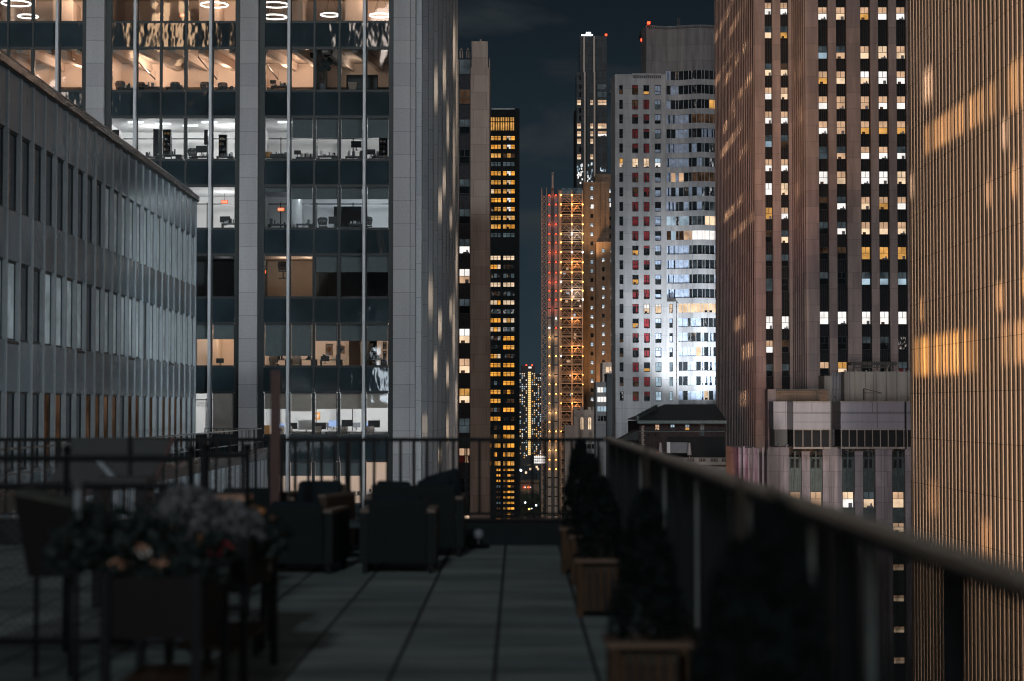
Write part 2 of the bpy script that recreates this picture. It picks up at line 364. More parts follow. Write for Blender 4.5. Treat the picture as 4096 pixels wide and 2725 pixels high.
def spot(name, loc, target, power, c, deg, blend=.5, rad=.3, sc=None):
    l = bpy.data.lights.new(name, 'SPOT'); l.energy = power; l.color = c; l.spot_size = math.radians(deg); l.spot_blend = blend; l.shadow_soft_size = rad
    o = bpy.data.objects.new(name, l); COL.objects.link(o); o.location = loc
    o.rotation_euler = (Vector(target)-Vector(loc)).to_track_quat('-Z', 'Y').to_euler()
    if sc: o.scale = sc
    return o
def beam(loc, target, power, c, hw, hh, soft=.25, grid=0.0, seed=0.0):
    """added mid-air spot for light thrown across the street, with a rectangular, uneven mask"""
    o = spot('added_beam', loc, target, power, c, 2*math.degrees(math.atan(math.hypot(hw, hh)*1.25)), .1, .12)
    l = o.data; l.use_nodes = True; t = l.node_tree; t.nodes.clear()
    def n(typ, ins=None, **kw):
        nd = t.nodes.new(typ)
        for k, v in kw.items(): setattr(nd, k, v)
        for k, v in (ins or {}).items():
            if isinstance(v, bpy.types.NodeSocket): t.links.new(v, nd.inputs[k])
            else: nd.inputs[k].default_value = v
        return nd
    tcn = n('ShaderNodeTexCoord'); sx = n('ShaderNodeSeparateXYZ', {0: tcn.outputs['Normal']})
    az = n('ShaderNodeMath', {0: sx.outputs[2]}, operation='ABSOLUTE')
    res = []
    for q, h in ((0, hw), (1, hh)):
        u = n('ShaderNodeMath', {0: sx.outputs[q], 1: az.outputs[0]}, operation='DIVIDE'); res.append(u)
        ab = n('ShaderNodeMath', {0: u.outputs[0]}, operation='ABSOLUTE')
        res.append(n('ShaderNodeMapRange', {'Value': ab.outputs[0], 'From Min': h, 'From Max': h*(1-soft), 'To Min': 0.0, 'To Max': 1.0}, interpolation_type='SMOOTHSTEP'))
    m = n('ShaderNodeMath', {0: res[1].outputs[0], 1: res[3].outputs[0]}, operation='MULTIPLY')
    if grid:
        cbn = n('ShaderNodeCombineXYZ', {0: res[0].outputs[0], 1: seed})
        nz = n('ShaderNodeTexNoise', {'Vector': cbn.outputs[0], 'Scale': grid, 'Detail': 2.0})
        mr = n('ShaderNodeMapRange', {'Value': nz.outputs['Fac'], 'From Min': .42, 'From Max': .60, 'To Min': .08, 'To Max': 1.3})
        m = n('ShaderNodeMath', {0: m.outputs[0], 1: mr.outputs[0]}, operation='MULTIPLY')
    e = n('ShaderNodeEmission', {'Color': (1,1,1,1), 'Strength': m.outputs[0]}); n('ShaderNodeOutputLight', {'Surface': e.outputs[0]})
    return o
def point(name, loc, power, c, rad=.25):
    l = bpy.data.lights.new(name, 'POINT'); l.energy = power; l.color = c; l.shadow_soft_size = rad
    o = bpy.data.objects.new(name, l); COL.objects.link(o); o.location = loc
    return o
def area(name, loc, sx, sy, power, c, rot=(0,0,0)):
    l = bpy.data.lights.new(name, 'AREA'); l.shape = 'RECTANGLE'; l.size = sx; l.size_y = sy; l.energy = power; l.color = c
    o = bpy.data.objects.new(name, l); COL.objects.link(o); o.location = loc; o.rotation_euler = rot
    return o
# ------------------------------------------------------------------ setting: ground, street, world, camera, main light
mb = MB(); mb.quad((-6000,-3000,GROUND),(6000,-3000,GROUND),(6000,9000,GROUND),(-6000,9000,GROUND))
tag(mb.build('ground', 'ground'), kind='structure')
mb = MB(); mb.quad((-4.5,24,GROUND+.02),(16,24,GROUND+.02),(16,2400,GROUND+.02),(-4.5,2400,GROUND+.02))
tag(mb.build('street', 'street'), kind='structure')

world = bpy.data.worlds.new('World'); SC.world = world; world.use_nodes = True
nt = world.node_tree; nt.nodes.clear()
def wn(typ, ins=None, **kw):
    nd = nt.nodes.new(typ)
    for k, v in kw.items(): setattr(nd, k, v)
    for k, v in (ins or {}).items():
        if isinstance(v, bpy.types.NodeSocket): nt.links.new(v, nd.inputs[k])
        else: nd.inputs[k].default_value = v
    return nd
tc = wn('ShaderNodeTexCoord'); D = tc.outputs['Generated']
sp = wn('ShaderNodeSeparateXYZ', {0: D})
el = wn('ShaderNodeMapRange', {'Value': sp.outputs[2], 'From Min': -.02, 'From Max': .24})
ramp = wn('ShaderNodeValToRGB', {0: el.outputs[0]})
cr = ramp.color_ramp; cr.elements[0].color = (.024,.040,.052,1); cr.elements[1].color = (.0055,.009,.013,1)
e = cr.elements.new(.45); e.color = (.0145,.025,.034,1)
mp = wn('ShaderNodeMapping', {'Vector': D, 'Scale': (5.5, 5.5, 15.0), 'Location': (1.3, 0.4, .15)})
cl = wn('ShaderNodeTexNoise', {'Vector': mp.outputs[0], 'Scale': 1.7, 'Detail': 8.0, 'Roughness': .55, 'Distortion': .4})
cm = wn('ShaderNodeMapRange', {'Value': cl.outputs['Fac'], 'From Min': .50, 'From Max': .74, 'To Min': 0.0, 'To Max': 1.0})
cx = wn('ShaderNodeMix', {0: cm.outputs[0], 6: ramp.outputs[0], 7: (.030,.037,.041,1)}, data_type='RGBA')
# the lit city on the far side of the camera, seen only in reflections
bk = wn('ShaderNodeMapRange', {'Value': sp.outputs[1], 'From Min': -.15, 'From Max': -.5})
bd = wn('ShaderNodeMapRange', {'Value': sp.outputs[2], 'From Min': .55, 'From Max': .25})
m1 = wn('ShaderNodeMath', {0: bk.outputs[0], 1: bd.outputs[0]}, operation='MULTIPLY')
mp2 = wn('ShaderNodeMapping', {'Vector': D, 'Scale': (34, 34, 22)})
vo = wn('ShaderNodeTexVoronoi', {'Vector': mp2.outputs[0], 'Scale': 1.0}, distance='CHEBYCHEV')
vs = wn('ShaderNodeSeparateColor', {0: vo.outputs['Color']})
on = wn('ShaderNodeMath', {0: vs.outputs[0], 1: .76}, operation='GREATER_THAN')
sq = wn('ShaderNodeMath', {0: vo.outputs['Distance'], 1: .30}, operation='LESS_THAN')
m2 = wn('ShaderNodeMath', {0: on.outputs[0], 1: sq.outputs[0]}, operation='MULTIPLY')
m3 = wn('ShaderNodeMath', {0: m2.outputs[0], 1: m1.outputs[0]}, operation='MULTIPLY')
wc = wn('ShaderNodeMix', {0: vs.outputs[1], 6: (1.0,.62,.34,1), 7: (.75,.88,1.0,1)}, data_type='RGBA')
wv = wn('ShaderNodeVectorMath', {0: wc.outputs[2], 'Scale': m3.outputs[0]}, operation='SCALE')
wv2 = wn('ShaderNodeVectorMath', {0: wv.outputs[0], 'Scale': 12.0}, operation='SCALE')
ad = wn('ShaderNodeVectorMath', {0: cx.outputs[2], 1: wv2.outputs[0]}, operation='ADD')
bg = wn('ShaderNodeBackground', {'Color': ad.outputs[0], 'Strength': 1.0})
wo = wn('ShaderNodeOutputWorld', {'Surface': bg.outputs[0]})

sun = bpy.data.lights.new('city_glow', 'SUN'); sun.energy = .62; sun.angle = math.radians(4); sun.color = (.86, .95, 1.0)
so = bpy.data.objects.new('city_glow', sun); COL.objects.link(so)
so.rotation_euler = Vector((.075, 1.0, -.48)).to_track_quat('-Z', 'Y').to_euler()

cam = bpy.data.cameras.new('camera'); co = bpy.data.objects.new('camera', cam); COL.objects.link(co)
co.location = (0,0,EYE); co.rotation_euler = (math.pi/2 + PITCH, 0, YAW)
cam.sensor_width = 36; cam.lens = 36*F/4096; cam.clip_start = .1; cam.clip_end = 12000
cam.dof.use_dof = True; cam.dof.focus_distance = 260; cam.dof.aperture_fstop = cam.lens/44.0; cam.dof.aperture_blades = 9
SC.camera = co
SC.view_settings.view_transform = 'Standard'; SC.view_settings.look = 'None'; SC.view_settings.exposure = 0; SC.view_settings.gamma = 1
SC.cycles.use_denoising = True; SC.cycles.filter_width = 1.15
SC.cycles.max_bounces = 7; SC.cycles.diffuse_bounces = 3; SC.cycles.glossy_bounces = 3; SC.cycles.transparent_max_bounces = 12
SC.cycles.sample_clamp_indirect = 4.0; SC.cycles.sample_clamp_direct = 12.0
SC.cycles.caustics_reflective = False; SC.cycles.caustics_refractive = False

# ------------------------------------------------------------------ A: the big office building, upper left
DA = 110.0
ax = lambda px: wx(px, DA, 900)
oa = thing('office_building', 'tall grey limestone office building with big lit office windows, upper left', 'building', (ax(1657), DA, GROUND))
def inoa(o): o.parent = oa; o.matrix_parent_inverse = Matrix.Translation((-ax(1657), -DA, -GROUND)); return o
def PA(name, mat, *b): return inoa(P(name, mat, None, *b))
ATOP = 46.0
sill = [wz(80 + 276.7*k, DA, 1100) for k in range(0, 9)]      # bottom of each storey's windows
FH = sill[0] - sill[1]
HW = 168*DA/F                                                   # window height
XR = ax(1657); bayp = [ax(-278), ax(339), ax(957), ax(1573)]; PWD = ax(1029) - ax(957)
# limestone piers on the front
for i, x in enumerate(bayp[1:3]): PA('pier', 'a_stone', x, x+PWD, DA, DA+.7, GROUND, ATOP)
PA('pier', 'a_stone', ax(1573), ax(1640), DA, DA+.7, GROUND, ATOP)
PA('corner_pier', 'a_stone', ax(1641), ax(1660), DA+.12, DA+.7, GROUND, ATOP)
# the receding side: fins facing the street
XS = ax(1657) + .02
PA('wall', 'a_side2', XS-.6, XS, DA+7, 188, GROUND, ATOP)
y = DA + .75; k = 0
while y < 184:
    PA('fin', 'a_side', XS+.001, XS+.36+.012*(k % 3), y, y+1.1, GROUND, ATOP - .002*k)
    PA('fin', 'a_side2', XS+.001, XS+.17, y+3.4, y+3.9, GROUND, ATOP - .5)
    y += 7.4; k += 1
PA('wall', 'd_wall', ax(-1500), XS-.62, DA+8.2, 187, GROUND, ATOP-.5)
# per storey
winx = [(24,12),(1159-1030,0)]
offs = [(24,115),(129,218),(227,319),(328,418),(433,523)]      # windows measured from the bay's left pier edge + 73
def bay_windows(b):                                            # left px of the pier that starts the bay
    base = [339, 957][b-1] + 73 if b else -278 + 73
    return [(base + a, base + c) for a, c in offs]
GY = DA + .42
blind_bits = {}
#  storey -> bay -> state
white, warm = (1, .97, .95), (1, .67, .47)
rooms = {
 0: {0: ('warm', 130), 1: ('warm', 130), 2: ('warm', 130)},
 1: {0: ('warm', 85), 1: ('warm', 125), 2: ('warm2', 120)},
 2: {1: ('white', 170), 2: ('white', 120)},
 3: {1: ('white', 160), 2: ('cool', 95)},
 4: {1: ('dark', 5), 2: ('brown', 18)},
 5: {1: ('warmw', 130), 2: ('beige', 115)},
 6: {1: ('white', 130), 2: ('white', 210)},
 7: {1: ('white', 80), 2: ('beigew', 90)},
}
for k in range(0, 9):
    z0 = sill[k]; z1 = z0 + HW
    # floor slab across the building, ceiling above the window
    PA('floor_slab', 'carpet', ax(-700), XR-.75, GY+.3, DA+8.1, z0-.62, z0-.32)
    for b in (0, 1, 2):
        if b == 0 and k > 1: continue
        bx0 = (bayp[b] + PWD); bx1 = bayp[b+1]
        ws = bay_windows(b)
        # glazed spandrel panels below this storey's windows (one per window)
        for i, (p0, p1) in enumerate(ws):
            if p1 < 0 or (k > 3 and b == 1 and i < 3): continue
            x0, x1 = ax(p0), ax(p1)
            inoa(cbox('spandrel_panel', 'a_spandrel', None, x0, x1, GY, GY+.06, z0-1.50, z0-.10))
            fr = .035
            if ('awin', 1) not in CACHE:
                mb = MB(); w = 1.30; h = HW
                mb.box(-.01, fr, 0, .1, 0, h); mb.box(w-fr, w+.01, 0, .1, 0, h); mb.box(fr, w-fr, 0, .1, -.06, fr); mb.box(fr, w-fr, 0, .1, h-fr, h+.05)
                o = mb.build('window', 'dark_frame'); CACHE[('awin', 1)] = o.data
                mb = MB(); mb.quad((fr,.05,fr),(w-fr,.05,fr),(w-fr,.05,h-fr),(fr,.05,h-fr)); g = mb.build('pane', 'glass', o); CACHE[('apane', 1)] = g.data
            else:
                o = link('window', CACHE[('awin', 1)]); g = link('pane', CACHE[('apane', 1)], o)
            o.location = (x0, GY, z0); inoa(o)
        # dark verticals between windows and beside the piers
    for zz, hh in ((z0-.10, .04), (z0+HW+.05, .08)):
        PA('transom', 'dark_frame', ax(-120), XR-.8, GY-.02, GY+.3, zz, zz+hh)
for b in (0, 1, 2):
    ws = bay_windows(b); bx0 = bayp[b] + PWD; bx1 = bayp[b+1]
    zl = sill[8]-3 if b == 2 else (sill[7]-4 if b == 1 else sill[2]-2)
    edges = [bx0] + [v for p in ws for v in (ax(p[0]), ax(p[1]))] + [bx1]
    for j in range(0, len(edges), 2):
        a, c = edges[j], edges[j+1]
        if c < ax(-30): continue
        PA('mullion', 'dark_frame', a+.012, c-.012, GY-.05, GY+.32, zl, ATOP)
        if j in (2, 8):
            xm = (a+c)/2; PA('fin', 'a_fin', xm-.075, xm+.075, GY-.42, GY-.06, zl, ATOP)
# interiors
def office_room(k, b, style, power):
    z0 = sill[k]; x0 = bayp[b] + PWD - .5; x1 = bayp[b+1] + .6; y0 = GY+.34; y1 = DA+7.9
    fl = z0 - .32; ce = z0 + HW + (.35 if 'warm' in style else .22)
    wallm = {'warm':'room_warm','warm2':'room_warm','white':'room_white','cool':'room_white','dark':'room_dark','brown':'room_tan','warmw':'room_warm','beige':'room_warm','beigew':'room_warm'}[style]
    mb = MB()
    mb.quad((x0,y1,fl),(x1,y1,fl),(x1,y1,ce),(x0,y1,ce),0)
    mb.quad((x0,y0,fl),(x0,y1,fl),(x0,y1,ce),(x0,y0,ce),0); mb.quad((x1,y0,fl),(x1,y0,ce),(x1,y1,ce),(x1,y1,fl),0)
    mb.quad((x0,y0,ce),(x0,y1,ce),(x1,y1,ce),(x1,y0,ce),0); mb.quad((x0,y0,fl+.01),(x1,y0,fl+.01),(x1,y1,fl+.01),(x0,y1,fl+.01),1)
    if style in ('warm', 'warm2') and k:                       # exposed sloping ceiling beams and a far bulkhead
        for i in range(5):
            xa = x0 + .6 + i*1.75; mb.hexa([(xa,y0,ce-.5),(xa+.35,y0,ce-.5),(xa+1.5,y1,ce-.5),(xa+1.15,y1,ce-.5),(xa,y0,ce-.02),(xa+.35,y0,ce-.02),(xa+1.5,y1,ce-.02),(xa+1.15,y1,ce-.02)],0)
        mb.box(x0+.02, x1-.02, y1-.9, y1-.02, fl+1.6, ce-.03, 0)
        mb.box(x0+.02, x1-.02, y1-2.0, y1-1.9, fl+.02, fl+.95, 2)
    if style == 'white' or style == 'cool':
        for i in range(4): mb.box(x0+1.0+i*2.2, x0+1.06+i*2.2, y1-1.4, y1-1.34, fl+.02, ce-.5, 3)     # glazed partition posts
        mb.box(x0+.3, x1-.3, y1-1.4, y1-1.34, ce-.62, ce-.55, 3)
    if style in ('warm','warmw') and (k == 0 or k == 5):
        mb.box(x0+2.2, x0+2.5, y1-3, y1-.02, fl+.02, ce-.02, 0); mb.box(x0+5.0, x0+6.2, y1-2.2, y1-.03, fl+.02, ce-.4, 0)
    inoa(mb.build('room_interior', [wallm, 'carpet', 'room_dark', 'furn_dark']))
    c = {'warm':warm,'warm2':warm,'white':white,'cool':(.85,.93,1),'dark':white,'brown':(1,.78,.6),'warmw':(1,.72,.5),'beige':(1,.78,.6),'beigew':(1,.88,.78)}[style]
    if power:
        zc = ce - (.75 if k == 1 else .35)
        fr = (.26, .75) if style not in ('warm2', 'brown') else (.16, .32)
        for f_ in fr: point('room_lamp', (x0 + (x1-x0)*f_, (y0+y1)/2 + .8, zc), power*(1.45 if k < 3 else 1.9), c, .22)
for k, d_ in rooms.items():
    for b, (st, p) in d_.items(): office_room(k, b, st, p)
office_room(8, 2, 'white', 40)
# partition that leaves the right of storey 1, bay 2 unlit; blinds
def AX(b, i, f): p0, p1 = bay_windows(b)[i]; return ax(p0 + (p1-p0)*f)
PA('partition', 'room_dark', AX(2,1,1)+.05, AX(2,1,1)+.16, GY+.36, DA+7.8, sill[1]-.3, sill[1]+HW+.3)
PA('partition', 'room_tan', AX(2,1,1)+.06, AX(2,1,1)+.16, GY+.36, DA+7.8, sill[4]-.3, sill[4]+HW+.2)
PA('partition', 'room_dark', AX(2,3,1)+.05, AX(2,3,1)+.15, GY+.36, DA+7.8, sill[5]-.3, sill[5]+HW+.2)
PA('partition', 'room_white', AX(2,0,1)+.05, AX(2,0,1)+.16, GY+.36, DA+6.8, sill[3]-.3, sill[3]+HW+.2)
def blind(b, i, k, drop, mat):
    PA('roller_blind', mat, AX(b,i,0)+.05, AX(b,i,1)-.05, GY+.14, GY+.16, sill[k]+HW*(1-drop), sill[k]+HW)
for i in range(5): blind(2, i, 6, (.385,.44,.385,.385,.36)[i], 'blind_tan')
blind(1, 4, 6, .99, 'blind_tan')
for i in (1,2,3,4): blind(2, i, 2, .48, 'blind_grey')
for i in (0,1): blind(2, i, 5, .76 if i else .76, 'blind_grey')
for i in (2,3,4): blind(2, i, 5, .40, 'blind_grey')
for i in (2,3,4): blind(2, i, 4, .40, 'blind_grey')
for i in (0,1,2,3): blind(2, i, 7, .34, 'blind_grey')
for i in (3,4): blind(1, i, 5, .36, 'blind_grey')
for i in (1,2,3,4): blind(2, i, 3, .30, 'blind_grey')
blind(2, 0, 3, .12, 'blind_grey')
# ceiling strip lights in the white office storeys (light fittings of the building)
for b, k, i, n in ((1,2,0,3),(1,2,3,2),(2,2,0,1),(2,3,0,1),(2,6,1,2),(2,6,3,2)):
    x = AX(b, i, .3)
    for j in range(n): PA('strip_light', 'tube', x+j*1.5, x+j*1.5+.9, DA+3.2+.7*j, DA+3.32+.7*j, sill[k]+HW+.12, sill[k]+HW+.19)
# pendant rings
ringn = ['leftmost glowing ring lamp on the top office floor', 'small glowing ring lamp, low beside the leftmost one',
 'glowing ring lamp left of the first stone pier, fourth window', 'glowing ring lamp just right of the second stone pier, upper',
 'lower glowing ring lamp just right of the second stone pier', 'glowing ring lamp behind the fourth window right of the second pier',
 'glowing ring lamp in the rightmost window of the top floor']
for lab, (px, py, r, dy) in zip(ringn, ((65,14,.85,3.2),(112,66,.6,6),(857,20,.80,3.2),(1100,20,.80,3.2),(1098,68,.72,5),(1320,60,.55,5),(1520,62,.62,4.2))):
    p = W(px, py, DA+dy); t = thing('ring_pendant_lamp', lab, 'ceiling lamp', p, 0, 'ring lamps on the top office floor')
    mb = MB(); mb.tube([(r*math.cos(a*math.pi/12), r*math.sin(a*math.pi/12), 0) for a in range(24)], .045, 6, closed=True); mb.build('light_ring', 'ring', t)
    mb = MB()
    for a in (0, 2.1, 4.2): mb.tube([(r*math.cos(a), r*math.sin(a), .04), (0,0,1.4)], .01, 4)
    mb.build('cord', 'furn_dark', t)
# furniture on the white office storey (storey 6) and elsewhere
def desk(px, py, d, lab, w=1.5):
    p = W(px, py, d); t = thing('office_desk', lab, 'desk', (p.x, p.y, p.z), 0, 'desks on the lit office floor')
    P('desk_top', 'furn_white', t, -w/2, w/2, -.35, .35, .70, .74)
    for x in (-w/2+.06, w/2-.06): P('leg', 'furn_grey', t, [(x-.03, x+.03, -.3, -.24, 0, .699), (x-.03, x+.03, .24, .3, 0, .699), (x-.03,x+.03,-.239,.239,.62,.67)])
    P('modesty_panel', 'furn_white', t, -w/2+.1, w/2-.1, .30, .33, .3, .699)
def monitor(px, py, d, lab, w=.6, face='furn_dark', dx=0):
    p = W(px, py, d); t = thing('computer_monitor', lab, 'monitor', p, 0, 'computer monitors in the offices')
    mb = MB(); mb.box(-w/2, w/2, -.02, .02, .14, .14+w*.6); mb.build('screen', face, t)
    P('stand', 'furn_grey', t, [(-.03,.03,.021,.05,0,.35),(-.12,.12,-.08,.12,-.02,0)])
def chair(px, py, d, lab, face='mesh_fabric', s=1.0, rz=0, cat='office chair'):
    p = W(px, py, d); t = thing('office_chair', lab, cat, p, rz, 'office chairs behind the windows')
    mb = MB(); pts = []
    for i in range(13):
        a = math.pi*i/12; pts.append((.27*s*math.cos(a)*(1+.12*math.sin(a)), .04*math.sin(a), .78*s+.22*s*math.sin(a)**.6))
    pts = [(.20*s, 0, .48*s)] + pts + [(-.20*s, 0, .48*s)]
    mb.tube(pts, .02, 6); mb.build('back_frame', 'furn_dark', t)
    mb = MB()
    for i in range(6): 
        z = .52*s + i*.075*s; w = (.2+.07*min(1,i/3))*s
        mb.box(-w, w, .0, .012, z, z+.068*s)
    mb.build('backrest', face, t)
    mb = MB(); mb.box(-.24*s,.24*s,.05,.5,.44*s,.49*s); mb.build('seat', face, t)
    mb = MB(); mb.tube([(0,.27,.02),(0,.27,.44*s)], .03, 6)
    for a in range(5): mb.bar((0,.27,.08),(.3*math.cos(a*1.257),.27+.3*math.sin(a*1.257),.03),.035)
    mb.build('base', 'furn_dark', t)
FLY = 1755
for i, (px, d, lab) in enumerate(((1200,114.5,'white desk by the second window right of the red post'), (1290,115.5,'white desk behind the orange picture window'),
      (1350,114.2,'white desk between the third and fourth office windows'), (1430,115.0,'white desk in the fourth lit office window'), (1520,114.6,'white desk in the rightmost lit office window'))):
    desk(px, 1775, d, lab)
for px, py, d, w, face, lab in ((1168,1712,113.6,.62,'furn_dark','black monitor at the left of the second lit office window'),
      (1282,1713,113.6,.66,'furn_dark','black monitor behind a chair in the third lit office window'), (1225,1715,113.9,.95,'furn_white','large white blank monitor back beside the third window'),
      (1335,1702,114.0,.6,'screen_blue','glowing blue monitor right of the third office window'), (1389,1702,113.7,.66,'furn_dark','black monitor in the middle of the fourth lit office window'),
      (1468,1704,114.0,.45,'screen_blue','glowing blue monitor at the left of the rightmost office window'), (1496,1706,113.6,.7,'furn_dark','black monitor in the middle of the rightmost office window'),
      (1124,1706,114.0,.4,'screen_blue','glowing blue monitor just right of the red post'), (1310,1706,115.6,.5,'furn_grey','grey monitor at the far side of the third office window'),
      (1425,1706,115.6,.5,'furn_grey','grey monitor at the far side of the fourth office window')):
    monitor(px, py+14, d, lab, w, face)
for px, d, lab, rz in ((1267,112.2,'mesh back office chair in the third lit office window',0), (1371,112.2,'mesh back office chair in the fourth lit office window',.15),
      (1478,112.2,'mesh back office chair in the rightmost lit office window',-.1), (1158,112.4,'pale office chair at the left of the second lit office window',1.1),
      (1130,112.3,'dark office chair just right of the red post',1.3)):
    chair(px, 1772, d, lab, rz=rz)
def picture(px0, px1, py0, py1, d, lab, face, inner, frame='furn_wood'):
    a = W(px0, py1, d); b = W(px1, py0, d); w, h = b.x-a.x, b.z-a.z
    t = thing('framed_picture', lab, 'picture', a, 0, 'pictures on office walls')
    P('frame', frame, t, [(0,w,0,.04,0,.04),(0,w,0,.04,h-.04,h),(0,.04,0,.04,.04,h-.04),(w-.04,w,0,.04,.04,h-.04)])
    mb = MB(); mb.quad((.03,.02,.03),(w-.03,.02,.03),(w-.03,.02,h-.03),(.03,.02,h-.03),0)
    n = 10; cx_, cz_ = w*.52, h*.5
    k0 = len(mb.v)
    for j in range(n):
        t_ = 2*math.pi*j/n; rr = .28*(1+.2*math.sin(3*t_)); mb.v.append((cx_+rr*w*math.cos(t_), .015, cz_+rr*h*math.sin(t_)))
    mb.f.append(tuple(range(k0, k0+n))); mb.mi.append(1)
    mb.build('print', [face, inner], t)
picture(1251,1281,1650,1679,DA+6.5,'orange picture with a white shape on the white office wall','art_orange','art_white')
picture(1302,1331,1376,1420,DA+5,'tall framed picture left of the two on the beige wall','art_white','furn_wood')
picture(1346,1378,1384,1414,DA+5,'small wide framed picture right of the tall one on the beige wall','art_white','furn_grey')
picture(1532,1546,1370,1396,DA+4,'small dark framed picture above another in the last window','art_white','furn_grey','furn_dark')
picture(1532,1546,1404,1437,DA+4,'dark framed picture below another in the last window','art_white','furn_grey','furn_dark')
def exit_sign(px, py, d, lab):
    p = W(px, py, d); t = thing('exit_sign', lab, 'exit sign', p, 0, 'red exit signs in the offices')
    P('housing', 'furn_dark', t, -.21, .21, .0, .05, -.11, .11)
    mb = MB(); mb.box(-.2,.2,-.012,-.002,-.1,.1); mb.build('sign_face', 'exit_red', t)
    cu = bpy.data.curves.new('lettering', 'FONT'); cu.body = 'EXIT'; cu.size = .17; cu.align_x = 'CENTER'; cu.align_y = 'CENTER'; cu.extrude = .004
    tmp = bpy.data.objects.new('lettering', cu); COL.objects.link(tmp)
    dg = bpy.context.evaluated_depsgraph_get(); me = bpy.data.meshes.new_from_object(tmp.evaluated_get(dg)); bpy.data.objects.remove(tmp)
    me.materials.clear(); me.materials.append(M['W'])
    o = link('lettering', me, t, (0,-.018,0)); o.rotation_euler = (math.pi/2,0,0)
    P('hanger', 'furn_dark', t, -.01, .01, .02, .03, .111, .5)
exit_sign(898, 808, DA+4, 'red exit sign left of the second stone pier, fourth row of windows')
exit_sign(1124, 838, DA+5, 'red exit sign in the first bright window right of the second pier')
exit_sign(733, 62, DA+5, 'small orange exit sign between the ring lamps on the top floor')
exit_sign(1050, 1088, DA+3, 'red exit sign at the edge of the dim brown office')
# big plant
p = W(1290, 352, DA+1.5); t = thing('potted_plant', 'tall broad leaved plant in a dark window of the second office row', 'plant', p, 0)
mb = MB(); rr = random.Random(3)
for i in range(9): mb.tube([(rr.uniform(-.15,.15), 0, .2), (rr.uniform(-.35,.35), rr.uniform(-.2,.3), 1.1+rr.random()*.7)], .018, 5)
mb.build('stem', 'bark', t)
for i in range(9):
    mb = MB(); x = rr.uniform(-.55,.55); z = rr.uniform(.9,1.9); ln = rr.uniform(.35,.6); an = rr.uniform(-.9,.9)
    for s_ in range(6):
        f0, f1 = s_/6, (s_+1)/6; w0, w1 = .16*math.sin(math.pi*min(1,f0*.9+.08)), .16*math.sin(math.pi*min(.98,f1*.9+.08))
        def pt(f_, w_): return (x+math.sin(an)*ln*f_+math.cos(an)*w_, .05*math.sin(f_*3)-.1*i/9, z+math.cos(an)*ln*f_-math.sin(an)*w_)
        mb.quad(pt(f0,-w0), pt(f0,w0), pt(f1,w1), pt(f1,-w1))
    mb.build('leaf', 'leaf_dark', t)
mb = MB(); mb.lathe([(.16,-.3),(.22,.2),(.2,.22)], n=12); mb.build('pot', 'furn_grey', t)
# cabinets, shelves, furniture silhouettes
def cabinet(px0, px1, py0, py1, d, lab, mat='furn_dark', shelves=0, name='office_cabinet', cat='cabinet', dep=.4):
    a = W(px0, py1, d); b = W(px1, py0, d); w, h = b.x-a.x, b.z-a.z
    t = thing(name, lab, cat, a, 0, 'office cabinets and shelves')
    if shelves:
        P('side_panel', mat, t, 0, .03, 0, dep, 0, h); P('side_panel', mat, t, w-.03, w, 0, dep, 0, h); P('back_panel', mat, t, .031, w-.031, dep-.02, dep, 0, h)
        for i in range(shelves+1): P('shelf', mat, t, .031, w-.031, .01, dep-.021, (h-.03)*i/shelves, (h-.03)*i/shelves+.03)
        rr = random.Random(int(px0)); mb = MB()
        for i in range(shelves):
            x = .05
            while x < w-.14:
                ww = rr.uniform(.03,.1); mb.box(x, x+ww, .08, .3, (h-.03)*i/shelves+.031, (h-.03)*i/shelves+.03+rr.uniform(.12,.2)*min(1,h/shelves*3), rr.randrange(3)); x += ww + rr.choice((.004,.01,.1))
        mb.build('books', ['furn_grey','furn_white','furn_wood'], t)['kind'] = 'stuff'
    else:
        P('body', mat, t, 0, w, 0.012, dep, 0, h); P('door', mat, t, .01, w/2-.005, 0, .011, .02, h-.02); P('door', mat, t, w/2+.005, w-.01, 0, .011, .02, h-.02)
cabinet(612,634,516,628,DA+3,'tall black cabinet in the third office row, second window')
cabinet(651,682,518,626,DA+3.4,'tall black bookcase in the third office row, third window',shelves=5,name='bookcase',cat='bookcase')
cabinet(448,477,519,570,DA+3,'black cabinet top at the left end of the third office row')
cabinet(874,906,539,625,DA+3,'black bookcase left of the second pier, third office row',shelves=4,name='bookcase',cat='bookcase')
cabinet(816,832,519,577,DA+3,'narrow black wall cabinet above a monitor, third office row')
cabinet(1516,1550,550,632,DA+3,'dark bookcase in the last window of the third office row',shelves=4,name='bookcase',cat='bookcase')
cabinet(1460,1506,1362,1462,DA+4,'black shelving full of small things in the last window',shelves=4,name='bookcase',cat='bookcase')
cabinet(1395,1440,1362,1463,DA+4,'dark brown door-high wardrobe beside the pictures','room_tan')
cabinet(1052,1078,1702,1742,DA+3,'low orange wood cabinet left of the red post','furn_wood')
cabinet(1385,1510,299,356,DA+3,'wide black screen low in the dim right windows of the second row','furn_dark')
cabinet(1335,1445,826,908,DA+3,'broad black cupboard behind the fourth row windows','furn_dark')
cabinet(1052,1085,607,630,DA+1.2,'small brown box in the first window right of the pier','furn_wood',name='storage_box',cat='box')
cabinet(1080,1142,616,630,DA+1.0,'long low black crate on the sill right of the pier','furn_dark',name='storage_box',cat='box')
